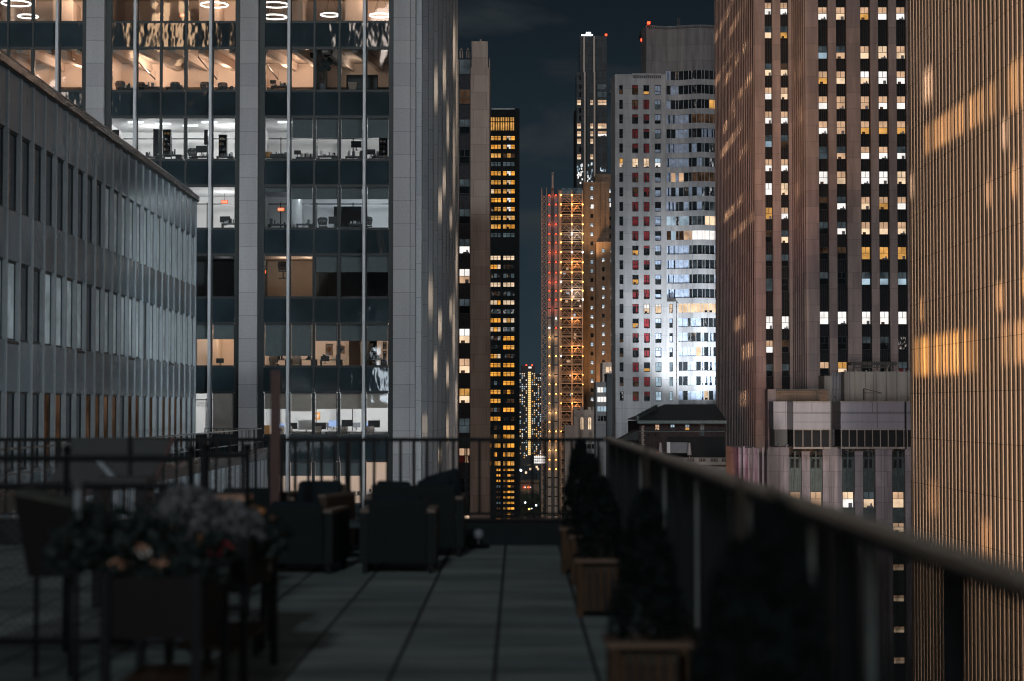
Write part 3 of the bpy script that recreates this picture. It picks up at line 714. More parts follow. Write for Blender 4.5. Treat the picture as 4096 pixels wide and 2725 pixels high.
for px, py, w, lab in ((806,620,.65,'black monitor on a sill left of the light fin, third row'),(1425,600,.62,'black monitor on an arm in the fourth window, third row'),(1190,628,.4,'small black monitor low in the second window, third row'),
      (1338,905,.7,'black monitor low in the middle window, fourth row'),(900,900,.6,'black monitor under the exit sign, fourth row'),(1484,628,.5,'small dark monitor in the last window, third row'),
      (1092,345,.35,'small black monitor left in the warm room, second row'),(1300,1455,.5,'black monitor tangled with plants below the tall picture'),(880,1462,.45,'black monitor left of the pier, sixth row')):
    monitor(px, py, DA+2, lab, w)
for px, py, lab, m_ in ((770,635,'black slatted chair in the third row of windows','furn_dark'),(1095,1465,'brown upholstered chair low in the sixth row','mesh_fabric'),(1185,1466,'brown chair beside the upholstered one, sixth row','mesh_fabric'),
      (480,358,'dark office chair left in the second row, first bay','furn_dark'),(560,362,'dark office chair in the second window, second row','furn_dark'),(700,362,'dark office chair in the third window, second row','furn_dark'),
      (820,362,'dark office chair in the fourth window, second row','furn_dark'),(890,364,'dark office chair in the fifth window, second row','furn_dark'),(1290,912,'black office chair left in the fourth row','furn_dark'),
      (1410,360,'pale orange chair in front of the black screen','room_tan'),(1470,910,'black office chair right in the fourth row','furn_dark'),(1130,1090,'dark chair in the dim brown office','furn_dark')):
    chair(px, py+(34 if py < 370 else 26), DA+1.6, lab, m_)
# bits in the warm room: sloping rails hung from the ceiling
for i, (xa, ya, xb, yb) in enumerate(((548,243,620,317),(285,228,322,260),(793,229,868,318),(1058,245,1112,318))):
    a = W(xa, ya, DA+2.2); b = W(xb, yb, DA+6.5); mb = MB(); mb.bar(a, b, .06); mb.bar(a, a+Vector((0,0,.9)), .02); mb.bar(b, b+Vector((0,0,.5)), .02)
    tag(mb.build('hanging_light_bar', 'furn_dark'), ['slim dark light bar over the second window, second row','slim dark light bar left of the first pier','slim dark light bar over the fourth window, second row','slim dark light bar right of the second pier'][i], 'light bar', 'dark light bars in the warm offices')

point('room_lamp', (AX(2,3,.4), DA+5.2, sill[1]+HW*.8), 22, (1,.78,.6), .15)
kd = 0
wn_ = ['first','second','third','fourth','fifth']
for k, b, iis, rown in ((2,1,(0,1,2,3,4),'third row'),(3,1,(4,),'fourth row'),(2,2,(0,1,2,3,4),'third row'),(3,2,(0,1,3),'fourth row'),(1,1,(0,1,2,3,4),'second row'),(1,2,(0,),'second row'),(5,2,(0,1,2,4),'sixth row'),(7,2,(2,3,4),'lowest row')):
    for i in iis:
        rr = random.Random(kd*13+5); kd += 1; x = AX(b, i, rr.uniform(.3,.7)); fl = sill[k]-.32
        t = thing('office_desk', 'dark cluttered desk behind the %s window of the %s, %s bay' % (wn_[i], rown, 'left' if b == 1 else 'right'), 'desk', (x, DA+rr.uniform(1.6,3.2), fl), 0, 'desks on the lit office floor')
        w = rr.uniform(.5,.65)
        P('desk_top', 'furn_grey', t, -w, w, -.35, .35, .70, .735); P('cabinet', 'furn_dark', t, w-.35, w-.02, -.3, .3, 0, .699); P('leg', 'furn_dark', t, -w+.02, -w+.07, -.3, .3, 0, .699)
        mb = MB()
        for q in range(7): xx = rr.uniform(-w+.05, w-.2); mb.box(xx, xx+rr.uniform(.05,.22), -.2+q*.05, -.17+q*.05, .736, .736+rr.uniform(.06,.34), rr.randrange(3))
        mb.build('desk_clutter', ['furn_dark','furn_grey','furn_white'], t)['kind'] = 'stuff'
# ------------------------------------------------------------------ B: grey finned building, far left, facing the street
tanB = (1950-2070)/F
bx, by = wx(786, 93.5, 1200), 93.5
bb = thing('finned_office_block', 'long grey office block with vertical fins, left edge, sloping away', 'building', (bx, by, GROUND), -tanB)
zb = lambda py: wz(py, 93.5, 786) - GROUND
BR = [789, 950, 1147, 1269, 1466, 1591, 1788, 1912, 2109]
PB = lambda name, mat, *b: P(name, mat, bb, *b)
NB, BP = 27, 1.6
PB('wall', 'd_wall', -26, -.32, -75, -.02, 0, zb(800))
for i in range(NB + 1):
    y = -.1 - i*BP
    PB('fin', 'b_fin', -.31, .0+.004*(i % 2), y-.085, y+.085, zb(2000), zb(797))
for i in range(NB):
    y1 = -.1 - i*BP - .09; y0 = y1 - BP + .18
    if i >= 25: continue
    for r in range(4):
        if r == 3 and i > 20: continue
        cbox('spandrel_panel', 'b_panel', bb, -.30, -.035, y0, y1, zb(BR[2*r+1]), zb(BR[2*r]) - (.12 if r == 0 else 0))
    for r in range(3):
        if r == 0: m = 'b_glass' if i > 13 else 'b_blind'
        elif r == 1: m = R.choice(['b_blind', 'b_blind', 'b_glass']) if i > 7 else 'b_blind'
        else: m = R.choice(['b', 'b_glass', 'b_glass', 'c' if i in (3, 9, 17) else 'b'])
        key = ('bwin', r, m)
        z0, z1 = zb(BR[2*r+2]), zb(BR[2*r+1])
        if key not in CACHE:
            mb = MB(); h = z1-z0; w = y1-y0
            mb.box(-.02, .0, 0, w, .07, h-.07, 1); mb.box(-.02, .03, 0, .05, .07, h-.07, 0); mb.box(-.02, .03, w-.05, w, .07, h-.07, 0); mb.box(-.02,.05,0,w,0,.07,0); mb.box(-.02,.05,0,w,h-.07,h,0)
            o = mb.build('window', ['dark_frame', m], bb); CACHE[key] = o.data
        else: o = link('window', CACHE[key], bb)
        o.location = (-.16, y0, z0)
    if i % 6 == 4: PB('sill_line', 'dark_frame', -.3, -.01, y0, y1, zb(BR[4])-.1, zb(BR[4])-.02)
PB('coping', 'coping', -.6, .10, -46, .1, zb(789)-.20, zb(789)+.04)
PB('coping', 'dark_frame', -.6, .06, -46, .06, zb(789)-.26, zb(789)-.201)
mb = MB(); mb.tube([(-.25, 0, zb(789)+.30), (-.25, -46, zb(789)+.30)], .035, 6)
for i in range(24): mb.bar((-.25, -.05-i*2, zb(789)+.041), (-.25, -.05-i*2, zb(789)+.30), .04)
mb.build('roof_rail', 'rail_metal', bb)
spot('fill_b', (9, 46, -2), (bx, 90, 8.0), 50000, (.80, .92, 1.0), 26, .9, 1.0)  # added mid-air fills, here and below, brightening and cooling this front
spot('fill_b_near', (22, 34, 4), (bx, 64, 7.0), 14000, (.72, .88, 1.0), 60, 1, 1.0)
spot('fill_b_low', (8, 40, 6), (bx, 70, -1.0), 9000, (.85, .95, 1.0), 50, 1, 1.0)

# podium wing below with its own terrace rail
tanP = (2078-2070)/F
px_, py_ = wx(1070, 105, 1790), 105.0
pod = thing('podium_wing', 'lower pale finned wing with a roof terrace, left behind the terrace rail', 'building', (px_, py_, GROUND), -tanP)
zp = wz(1790, 105, 1070) - GROUND
P('wall', 'd_wall', pod, -1.9, -.3, -70, -.01, 0, zp-.5)
P('roof_deck', 'curb', pod, -1.9, -.05, -70, -.0, zp-.49, zp-.3)
P('coping', 'coping', pod, -.3, .08, -70, .1, zp-.22, zp)
P('coping', 'dark_frame', pod, -.3, .05, -70, .06, zp-.62, zp-.221)
for i in range(36):
    y = -.15 - i*1.5
    P('fin', 'b_fin', pod, -.29, 0, y-.13, y+.13, zp-9, zp-.63)
    P('wall_panel', 'b_panel', pod, -.29, -.12, y-1.36, y-.14, zp-9, zp-.64)
fence = thing('terrace_railing', 'steel railing round the roof of the lower finned wing', 'railing', (px_-.35, py_, zp+GROUND), -tanP, 'terrace railings')
P('top_rail', 'rail_metal', fence, -.03, .03, -62, -.0, 1.0, 1.06); P('lower_rail', 'rail_metal', fence, -.02, .02, -62, 0, .30, .34)
P('end_rail', 'rail_metal', fence, -3.1, -.031, -.04, 0, 1.0, 1.06)
for i in range(42): P('baluster', 'rail_dark', fence, -.018, .018, -.02-i*1.45, .016-i*1.45, -.28, .999)
for i in range(9): P('baluster', 'rail_dark', fence, -3.1+i*.34, -3.065+i*.34, -.035, -.001, 0, .999)
spot('fill_podium', (3, 60, -2), (px_, 95, -4), 7000, (.85, .93, 1.0), 40, 1, 1.0)  # added mid-air fill for the wing, no fitting there

# ------------------------------------------------------------------ C: narrow limestone tower
DC = 230.0
c_ = lambda px, py=900: wx(px, DC, py)
ct = thing_w('limestone_tower', 'narrow tan limestone tower with one column of windows, right of the office building', 'building', (c_(1890), DC, GROUND))
ctop = wz(165, DC, 1900)
P('wall', 'c_spandrel', ct, c_(1790), c_(1956), DC+.6, DC+7.5, GROUND, ctop-2)
P('pier', 'c_stone', ct, c_(1818), c_(1834), DC, DC+.59, GROUND, ctop-2.2)
P('pier', 'c_stone', ct, c_(1882), c_(1957), DC, DC+.59, GROUND, ctop-3.2)
P('pier', 'c_stone', ct, c_(1886), c_(1951), DC+.1, DC+.58, ctop-3.19, ctop)
P('pier', 'c_stone', ct, c_(1918), c_(1926), DC-.12, DC-.001, ctop-7, ctop+.2)
P('side_wall', 'c_stone', ct, c_(1956), c_(1957)+.05, DC+.6, DC+7.6, GROUND, ctop-2)
mb = MB()
for i in range(14): x = c_(1836)+i*.24; mb.bar((x, DC+.3, ctop-1.9), (x, DC+.3, ctop-.9), .05)
mb.bar((c_(1835), DC+.3, ctop-1.1), (c_(1882), DC+.3, ctop-1.1), .05); mb.build('roof_rail', 'rail_dark', ct)
for px in (1838, 1865):
    mb = MB(); mb.tube([(c_(px+2), DC+.55, wz(228,DC)), (c_(px+2), DC+.55, wz(200,DC)), (c_(px+6), DC+.55, wz(190,DC)), (c_(px+11), DC+.55, wz(200,DC)), (c_(px+11), DC+.55, wz(228,DC))], .1, 5); mb.build('arched_niche', 'c_stone', ct)
st = [('g','g'),('b','b'),('g','k'),('k','k'),('g','k'),('g','k'),('g','W'),('W','c'),('g','k'),('W','w'),('c','w'),('o','w'),('g','g'),('c','red_curtain'),('k','k'),('k','w'),('k','k'),('k','k')]
for i, (a, b) in enumerate(st):
    z1 = wz(235 + 119.8*i, DC, 1857); z0 = z1 - 61*DC/F
    window(ct, c_(1836), c_(1880), DC+.42, z0, z1, a, b, .5)
    for j in range(5): cbox('spandrel_rib', 'c_spandrel', ct, c_(1837)+.05+j*.27, c_(1837)+.15+j*.27, DC+.45, DC+.599, z0-1.65, z0-.15)

spot('fill_c', (14, 110, -20), (c_(1900), DC, 12), 44000, (1,.90,.84), 34, 1, 2)  # added fill, as the office building keeps the glow off this tower
# ------------------------------------------------------------------ D: black slab with amber windows
DD = 700.0
d_ = lambda px: wx(px, DD, 1100)
dt = thing_w('black_tower', 'tall black tower with rows of amber windows, left of the sky gap', 'building', (d_(2010), DD, GROUND))
P('wall', 'd_wall', dt, d_(1940), d_(2078), DD, DD+18, GROUND, wz(440, DD))
P('corner_column', 'd_wall', dt, d_(2061), d_(2077.5), DD-1.2, DD-.01, GROUND, wz(436, DD))
P('roof_edge', 'rail_metal', dt, d_(1966), d_(2058), DD-.3, DD+2, wz(439, DD), wz(434, DD))
def strip_window(px0, px1, py0, py1, pat, notch=False):
    a, b, z0, z1 = d_(px0), d_(px1), wz(py1, DD), wz(py0, DD); n = len(pat); w = (b-a)/n; mb = MB()
    mats = sorted(set(pat)); mb.box(a-.1, b+.1, DD-.08, DD-.01, z0-.15, z1+.1, len(mats))
    for i, ch in enumerate(pat):
        xa, xb = a+i*w+.12, a+(i+1)*w-.12
        mb.quad((xa,DD-.12,z0),(xb,DD-.12,z0),(xb,DD-.12,z0+(z1-z0)*.62),(xa,DD-.12,z0+(z1-z0)*.62), mats.index(ch))
        mb.quad((xa,DD-.12,z0+(z1-z0)*.7),(xb,DD-.12,z0+(z1-z0)*.7),(xb,DD-.12,z1),(xa,DD-.12,z1), mats.index(ch))
    if notch: mb.box(a+w*.9, a+w*1.5, DD-.3, DD-.13, z0-.2, z0+(z1-z0)*.45, len(mats))
    k = {'A':'far_o','B':'far_w','g':'dim_cool','k':'h_dark','o':'o','b':'b','W':'W'}
    mb.build('window', [k[c] for c in mats] + ['d_wall'], dt)
for i in range(5): strip_window(1962+i*19.6, 1979+i*19.6, 470, 522, 'oo')
up = [553,588,623,657,694,730,766,801,837,872,907,941]
for i, y in enumerate(up):
    if i == 3 or i == 11: strip_window(1963,2003,y-8,y+8,'ggg'); strip_window(2011,2059,y-8,y+8,'ggg'); continue
    strip_window(1963, 2004, y-8, y+8, ['oAo','AAo','ooo','','AAo','oAo','BAo','AAA','kAo','ooo','ooA','',][i])
    strip_window(2011, 2060, y-8, y+8, ['oBA','oWA','bob','','AWA','oBA','oBA','AWA','oWA','oBo','oAA',''][i], notch=i not in (2,))
lo = [1032+35.75*i for i in range(24)]
pl = ['BBB','AAB','kgk','BBB','kbk','BBA','kgk','AAA','BAB','kbk','kkk','AoB','AAo','AAA','kgk','AAo','AAo','bgb','AAA','kbk','bob','AoA','kAk','AAo']
pr = ['BBB','kbk','gkg','BBB','kgk','BBB','kgk','BoB','kgk','AAA','AAo','kbk','AAA','AoA','AAA','bAb','kbb','AAA','kkb','AAA','AAo','oAA','AoA','oAo']
for i, y in enumerate(lo):
    strip_window(1961, 2003, y-8, y+8, pl[i]); strip_window(2012, 2058, y-8, y+8, pr[i])
for i in range(12):
    y = 1880+i*22; strip_window(2013, 2058, y-4, y+4, R.choice(['AAo','ggg','oAA','bAb'])); strip_window(1985, 2003, y-4, y+4, R.choice(['AA','gg','bb']))

# ------------------------------------------------------------------ far tower with the gold strip, in the gap
DF = 1500.0
f_ = lambda px: wx(px, DF, 1600)
ft = thing_w('residential_tower', 'distant apartment tower with one glowing gold vertical strip', 'building', (f_(2118), DF, GROUND))
P('wall', 'far_wall', ft, f_(2070), f_(2141), DF, DF+25, GROUND, wz(1486, DF)); P('wing_wall', 'far_wall', ft, f_(2141)+.1, f_(2164), DF+2, DF+25, GROUND, wz(1495, DF))
P('penthouse', 'far_wall', ft, f_(2084), f_(2141), DF+2, DF+20, wz(1486,DF)+.01, wz(1463, DF))
P('stair_light_strip', 'gold', ft, f_(2112.5), f_(2123.5), DF-.6, DF-.01, wz(1822, DF), wz(1488, DF))
for i in range(42): cbox('floor_band', 'd_wall', ft, f_(2111.5), f_(2124.5), DF-1.2, DF-.7, wz(1822, DF)+i*1.55, wz(1822, DF)+i*1.55+.3)
for px in (2103, 2126): P('warning_lamp', 'lamp_red', ft, f_(px), f_(px+5), DF-.5, DF+.5, wz(1463, DF), wz(1459, DF))
P('roof_light', 'W', ft, f_(2114), f_(2126), DF-.4, DF-.1, wz(1474, DF), wz(1467, DF))
rr = random.Random(11); nw = 0; rest = MB(); mats = ['far_w', 'far_o', 'far_c', 'W']
for r in range(40):
    y = 1493 + r*8.6
    for cc in range(11):
        px = 2079 + cc*8.1
        if 2106 < px < 2126 or px > 2161: continue
        if rr.random() < .46:
            m = rr.choice([0,0,1,2,2,3 if rr.random() < .4 else 0]); yy = DF-.2 if px < 2138 else DF+1.8
            b = (f_(px), f_(px+4.4), yy-.1, yy, wz(y+4.6, DF), wz(y, DF))
            if nw < 100: cbox('window', mats[m], ft, *b); nw += 1
            else: rest.box(*b, m)
rest.build('window_lights', mats, ft)['kind'] = 'stuff'

# ------------------------------------------------------------------ E: glass tower with the lit crown
DE = 950.0
e_ = lambda px: wx(px, DE, 500)
et = thing_w('glass_tower', 'slim dark glass skyscraper with a white light and a red lamp on top', 'building', (e_(2370), DE, GROUND))
P('wall', 'e_glass', et, e_(2306), e_(2429), DE, DE+18, GROUND, wz(290, DE))
P('upper_wall', 'e_glass', et, e_(2319), e_(2428.5), DE+.5, DE+16, wz(290,DE)+.01, wz(143, DE))
P('side_wall', 'd_wall', et, e_(2298), e_(2305.9), DE+1.5, DE+17, GROUND, wz(440, DE))
for px, t in ((2336, 290), (2375, 290)): P('fin', 'e_fin', et, e_(px), e_(px+6), DE-1.2, DE-.01, GROUND, wz(t, DE))
for px in (2333.5, 2373.5): P('upper_fin', 'e_fin', et, e_(px), e_(px+6), DE-.7, DE+.49, wz(290,DE)+.02, wz(146, DE))
for px in (2343, 2382): P('dark_band', 'd_wall', et, e_(px), e_(px+3), DE-1.0, DE-.01, GROUND, wz(292, DE))
P('crown_light', 'lamp_white', et, [(e_(2328), e_(2372), DE+2, DE+4, wz(139,DE), wz(135,DE)), (e_(2346), e_(2364), DE+1, DE+5, wz(141,DE), wz(128,DE))])
P('warning_lamp', 'lamp_red', et, e_(2421), e_(2429), DE, DE+1, wz(143,DE), wz(136,DE))
for y, s in ((411,'ooo'),(505,'ooo'),(536,'oow'),(566,'oo.'),(628,'oo.')):
    for (a, b), ch in zip(((2307,2325),(2360,2374),(2390,2427)), s):
        if ch != '.': window(et, e_(a), e_(b), DE-.35, wz(y+11.5, DE), wz(y-11.5, DE), 'c', 'far_w' if ch == 'o' else 'W', .5, fr=.2)
for y in (312, 348, 379, 442, 473, 598): P('window', 'k', et, e_(2317), e_(2325), DE-.3, DE-.01, wz(y+9, DE), wz(y-9, DE))
for y in (348, 379, 442, 473, 598, 566, 628, 660): P('window', 'g' if y in (348, 379) else 'e_glass', et, e_(2391), e_(2426), DE-.3, DE-.01, wz(y+10, DE), wz(y-10, DE))
for i in range(38):                                             # glowing panes put in for broken reflections low on the tower
    a, b = R.choice(((2307,2334),(2345,2373)) if i % 6 else ((2395,2425),)); x = R.uniform(a, b-5); y = R.uniform(645, 735)
    P('window', R.choice(['W','far_c','far_c','W']), et, e_(x), e_(x+R.uniform(2,6)), DE-.35-.01*i, DE-.02, wz(y+R.uniform(5,14), DE), wz(y, DE))

# ------------------------------------------------------------------ G: brown brick stepped building
DG = 660.0
g_ = lambda px: wx(px, DG, 1200)
gt = thing_w('brick_tower', 'brown stepped brick tower with small white windows, behind the hoist', 'building', (g_(2390), DG, GROUND))
rows = [754 + 36.7*i for i in range(24)]
def gblock(name, x0, x1, top, y, cols, skip=()):
    mb = MB(); hs = [(round(wz(r+8, DG),3), round(wz(r-8, DG),3)) for r in rows if r-20 > top]
    cs = [(round(g_(a),3), round(g_(b),3)) for a, b in cols]
    punched(mb, g_(x0), g_(x1), GROUND, wz(top, DG), y, (cs, hs), .5)
    mb.quad((g_(x0),y,GROUND),(g_(x0),y+14,GROUND),(g_(x0),y+14,wz(top,DG)),(g_(x0),y,wz(top,DG)))
    mb.quad((g_(x0),y,wz(top,DG)),(g_(x0),y+14,wz(top,DG)),(g_(x1),y+14,wz(top,DG)),(g_(x1),y,wz(top,DG)))
    mb.build(name, 'g_wall', gt)
    for c in cs:
        for h in hs:
            t = R.random(); k = 'W' if t < .36 else ('far_c' if t < .5 else 'k')
            window(gt, c[0], c[1], y+.35, h[0], h[1], 'far_c' if k == 'W' else k, k, .5, mull=False, fr=.1)
gblock('wall', 2334, 2438, 728, DG, [(2362,2374)])
gblock('upper_wall', 2386, 2452, 685, DG+8, [(2439,2449)])
gblock('front_wall', 2381, 2452, 976, DG-8, [(2404,2415), (2438,2448)])
P('pilaster', 'g_wall', gt, [(g_(2418), g_(2421), DG-.5, DG-.01, wz(930,DG), wz(780,DG)), (g_(2400), g_(2402), DG-.5, DG-.01, wz(960,DG), wz(735,DG))])
P('pilaster', 'g_wall', gt, g_(2334), g_(2336.5), DG-1.4, DG-.01, GROUND, wz(728, DG))
for px, py in ((2370, 826), (2444, 820)): P('arched_lamp', 'W', gt, g_(px-5), g_(px+5), DG-.4, DG-.2, wz(py+9,DG), wz(py-7,DG))
spot('uplight_g', (g_(2330), DG-20, wz(1720,DG)), (g_(2385), DG, wz(1150,DG)), 52000, (1,.55,.22), 75, 1, 1)
spot('uplight_g_high', (g_(2345), DG-16, wz(1050,DG)), (g_(2400), DG, wz(860,DG)), 16000, (1,.58,.25), 80, 1, 1)

# ------------------------------------------------------------------ F: construction hoist and scaffold
DS = 600.0
s_ = lambda px: wx(px, DS, 1300)
sc = thing_w('construction_scaffold', 'lit construction scaffold and twin hoist with red and amber lamps', 'scaffold', (s_(2250), DS, GROUND))
lev = [779,816,860,895,933,968,1007,1047,1088,1125,1161,1196] + [1234+37.6*i for i in range(24)]
zt = wz(752, DS)
mb = MB()
xa, xb = s_(2167.5), s_(2187)
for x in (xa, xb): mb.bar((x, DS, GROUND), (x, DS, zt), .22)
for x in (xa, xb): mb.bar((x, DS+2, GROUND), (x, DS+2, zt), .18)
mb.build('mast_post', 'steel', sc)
for i in range(len(lev)-1):
    z1, z0 = wz(lev[i], DS), wz(lev[i+1], DS); zm = (z0+z1)/2; mb = MB()
    for q in (z0, zm): mb.bar((xa, DS, q), (xb, DS, q), .1)
    mb.bar((xa, DS, z0), (xb, DS, zm), .12); mb.bar((xa, DS, z1), (xb, DS, zm), .12)
    if i < 14: mb.bar((xb, DS, z0), (xa, DS, zm), .1); mb.bar((xb, DS, z1), (xa, DS, zm), .1)
    mb.build('mast_brace', 'steel', sc)
cols = ((2189, 2206), (2216, 2232))
for a, b in cols:
    P('guide_rail', 'steel_dark', sc, [(s_(a)-.12, s_(a)+.05, DS-.3, DS, GROUND, zt), (s_(b)-.05, s_(b)+.12, DS-.3, DS, GROUND, zt)])
P('hoist_mast', 'steel_dark', sc, s_(2207.5), s_(2214.5), DS-.2, DS+.3, GROUND, wz(745, DS))
mb = MB(); mb.bar((s_(2211), DS, wz(752,DS)), (s_(2211), DS, wz(700,DS)), .55); mb.bar((s_(2211), DS, wz(700,DS)), (s_(2208), DS, wz(690,DS)), .3); mb.bar((s_(2211), DS, wz(700,DS)), (s_(2215), DS, wz(689,DS)), .3)
mb.build('mast_tip', 'car_panel', sc)
for i in range(len(lev)-1):
    z1, z0 = wz(lev[i]+3, DS), wz(lev[i+1]-2, DS)
    for a, b in cols:
        cbox('gate_panel', 'car_panel' if 3 < i else 'furn_grey', sc, s_(a)+.14, s_(b)-.14, DS+.02, DS+.1, z0, z1)
        cbox('gate_bar', 'steel', sc, s_(a)+.1, s_(b)-.1, DS-.1, DS+.0, z1-.35, z1-.2)
xs = [s_(2244), s_(2288), s_(2331)]
for x in xs + [s_(2237)]: P('scaffold_post', 'steel', sc, [(x-.14, x+.14, DS-.14, DS+.14, GROUND, wz(762, DS)), (x-.1, x+.1, DS+5, DS+5.2, GROUND, wz(770, DS))])
for i in range(len(lev)-1):
    z1, z0 = wz(lev[i]-1, DS), wz(lev[i+1], DS); mb = MB(); h = z1-z0
    mb.bar((s_(2236), DS, z1), (xs[2], DS, z1), .14, h=.22); mb.bar((s_(2246), DS, z0+.42*h), (xs[2], DS, z0+.42*h), .06); mb.bar((s_(2246), DS, z0+.7*h), (xs[2], DS, z0+.7*h), .06)
    mb.bar((s_(2244), DS+.3, z0+.55*h), (xs[2], DS+.3, z0+.55*h), .1); mb.bar((s_(2244), DS+5, z1), (xs[2], DS+5, z1), .3, h=.3)
    mb.bar((s_(2246), DS+.5, z0+.3*h), (xs[2], DS+.5, z0+.3*h), .12); mb.bar((s_(2246), DS+4, z0+.18*h), (xs[2], DS+4, z0+.18*h), .14)
    for a, b in ((xs[0], xs[1]), (xs[1], xs[2])):
        m_ = (a+b)/2
        mb.bar((a, DS, z0+.1*h), (m_, DS, z0+.85*h), .09); mb.bar((m_, DS, z0+.85*h), (b, DS, z0+.1*h), .09)
        if i % 3 == 0: mb.bar((a, DS+3, z1), (b, DS+3, z0), .12)
    mb.bar((s_(2236), DS, z0), (xs[0], DS, z1), .1); mb.bar((s_(2236), DS, z1), (xs[0], DS, z0), .1)
    mb.bar((xs[1], DS, z0), (xs[1], DS, z1), .16)
    mb.bar((s_(2240), DS, z0+.55*h), (s_(2240), DS+5, z0+.55*h), .1)
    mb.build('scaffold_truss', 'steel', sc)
mb = MB(); mb.box(s_(2246), s_(2330), DS+6, DS+9, GROUND, wz(800, DS)); mb.build('inner_wall', 'd_wall', sc)
P('debris_net', 'g', sc, s_(2246), s_(2331), DS+.2, DS+.25, wz(775,DS), wz(752,DS)); sc.children[-1].data.materials[0] = M['far_wall']
def bulb(name, x, y, z, r, m):
    key = (name, r, m)
    if key not in CACHE:
        mb = MB(); mb.lathe([(.02,-r),(r*.7,-r*.7),(r,0),(r*.7,r*.7),(.02,r)], n=8); o = mb.build(name, m, sc); CACHE[key] = o.data
    else: o = link(name, CACHE[key], sc)
    o.location = (x, y, z)
    return o
nb = 0
for i, l in enumerate(lev[:30]):
    z = wz(l+3, DS)
    redl = i < 15
    for q, (a, b) in enumerate(cols):
        if i in (14, 15) and q == i-14 or i in (13,): m = 'lamp_white'
        elif redl: m = 'lamp_red'
        else: m = 'lamp_amber'
        if i < 12 or R.random() < .75: bulb('work_lamp', s_((a+b)/2), DS-.5, z, .22 if m != 'lamp_red' else .22, m)
    for q, x in enumerate(xs):
        if R.random() < (.9 if i < 12 else .5) and not (i == 0 and q == 2):
            m = 'lamp_white' if (i, q) in ((4,1),(6,2),(9,0),(10,1),(11,2),(6,1),(13,1),(17,0)) else 'lamp_amber'
            bulb('work_lamp', x, DS-.5, z, .25 if i < 12 else .17, m)
    if i % 3 == 1 and i < 28:
        point('scaffold_glow', (xs[1]+1, DS-1.2, z-.4), 620 if i < 12 else 420, (1,.5,.18) if i not in (4,10) else (.85,.93,1), .3)
    if i % 3 == 0 and i < 15: point('hoist_glow', (s_(2211), DS-1.5, z), 150, (1,.16,.08), .3)
    elif i % 4 == 3 and i >= 15: point('hoist_glow', (s_(2211), DS-1.5, z), 180, (1,.6,.3), .3)
for i in range(26):
    x = s_(R.uniform(2250, 2322)); z = wz(R.uniform(1050, 1750), DS); w = R.uniform(.5, 1.3)
    P('lit_opening', R.choice(['c','far_w','far_c','c','b']), sc, x, x+w, DS+5.9-.01*i, DS+5.99, z, z+R.uniform(.5, 1.1))

# ------------------------------------------------------------------ small neighbours low in the gap
def prism_building(name, label, px0, px1, top, d, mat, group=None, cat='building', dep=12):
    t = thing_w(name, label, cat, (wx((px0+px1)/2, d, top), d, GROUND), group)
    P('wall', mat, t, wx(px0,d,top), wx(px1,d,top), d, d+dep, GROUND, wz(top,d)); return t
DK = 450.0; k_ = lambda px: wx(px, DK, 1700)
kt = prism_building('battlemented_tower', 'tan battlemented stone tower with two tall lit arched windows', 2296, 2382, 1640, DK, 'c_stone')
for px in (2296, 2322, 2352, 2371): P('merlon', 'c_stone', kt, k_(px), k_(px+12), DK-.5, DK+2, wz(1660,DK), wz(1628,DK))
P('shoulder_wall', 'c_stone', kt, k_(2260), k_(2295.8), DK+1, DK+10, GROUND, wz(1703,DK))
for px in (2260, 2268, 2276, 2284): P('rib', 'c_stone', kt, k_(px), k_(px+3.5), DK+.3, DK+.99, GROUND, wz(1700+R.randrange(6),DK))
for px in (2321, 2352):
    x0, x1 = k_(px), k_(px+13); mb = MB(); zb0, zb1 = wz(1718,DK), wz(1678,DK); n = 8
    pts = [(x0, zb0), (x1, zb0)] + [((x0+x1)/2+(x1-x0)/2*math.cos(math.pi*j/n), zb1+(x1-x0)/2*1.2*math.sin(math.pi*j/n)) for j in range(n+1)]
    mb.v = [(x, DK-.05, z) for x, z in pts]; mb.f = [tuple(range(len(pts)))]; mb.mi = [0]
    w = mb.build('arched_window', 'w', kt)
    P('frame', 'c_spandrel', w, [(x0-.12, x0-.01, DK-.12, DK-.04, zb0, zb1), (x1+.01, x1+.12, DK-.12, DK-.04, zb0, zb1), ((x0+x1)/2-.04,(x0+x1)/2+.04,DK-.1,DK-.06,zb0,zb1+.3)])
P('window', 'o', kt, k_(2289), k_(2299), DK-.1, DK-.02, wz(1840,DK), wz(1822,DK))
wb = prism_building('banded_building', 'small pale building with dark window bands under the arched windows', 2308, 2385, 1757, 420.0, 'h_wall')
for r in range(3):
    for q in range(4): P('window', 'k' if (r, q) != (0, 0) else 'w', wb, wx(2313+q*18,420,1790), wx(2328+q*18,420,1790), 419.9, 419.98, wz(1795+r*38,420), wz(1777+r*38,420))
nb_ = prism_building('white_building', 'narrow white building with bright bands of windows, left of the hotel', 2384, 2427, 1528, 400.0, 'h_wall')
for r in range(4):
    for q in range(3): P('window', 'W' if r < 2 and (r, q) != (0,2) else ('k' if r == 3 else 'far_c'), nb_, wx(2390+q*12,400,1600), wx(2400+q*12,400,1600), 399.9, 399.98, wz(1570+r*38,400), wz(1550+r*38,400))
nc_ = prism_building('tan_building', 'small tan block with one bright window, tucked against the hotel', 2410, 2447, 1450, 416.0, 'c_stone')
P('window', 'w', nc_, wx(2424,416,1480), wx(2436,416,1480), 415.9, 415.98, wz(1490,416), wz(1468,416)); P('window', 'w', nc_, wx(2439,416,1480), wx(2445,416,1480), 415.9, 415.98, wz(1485,416), wz(1468,416))
nd_ = prism_building('dark_building', 'thin black building between the white building and the hotel', 2428, 2449, 1496, 395.0, 'roof_dark')
P('parapet', 'roof_dark', nd_, wx(2427,395,1500), wx(2450,395,1500), 394.7, 407.2, wz(1500,395), wz(1494,395))
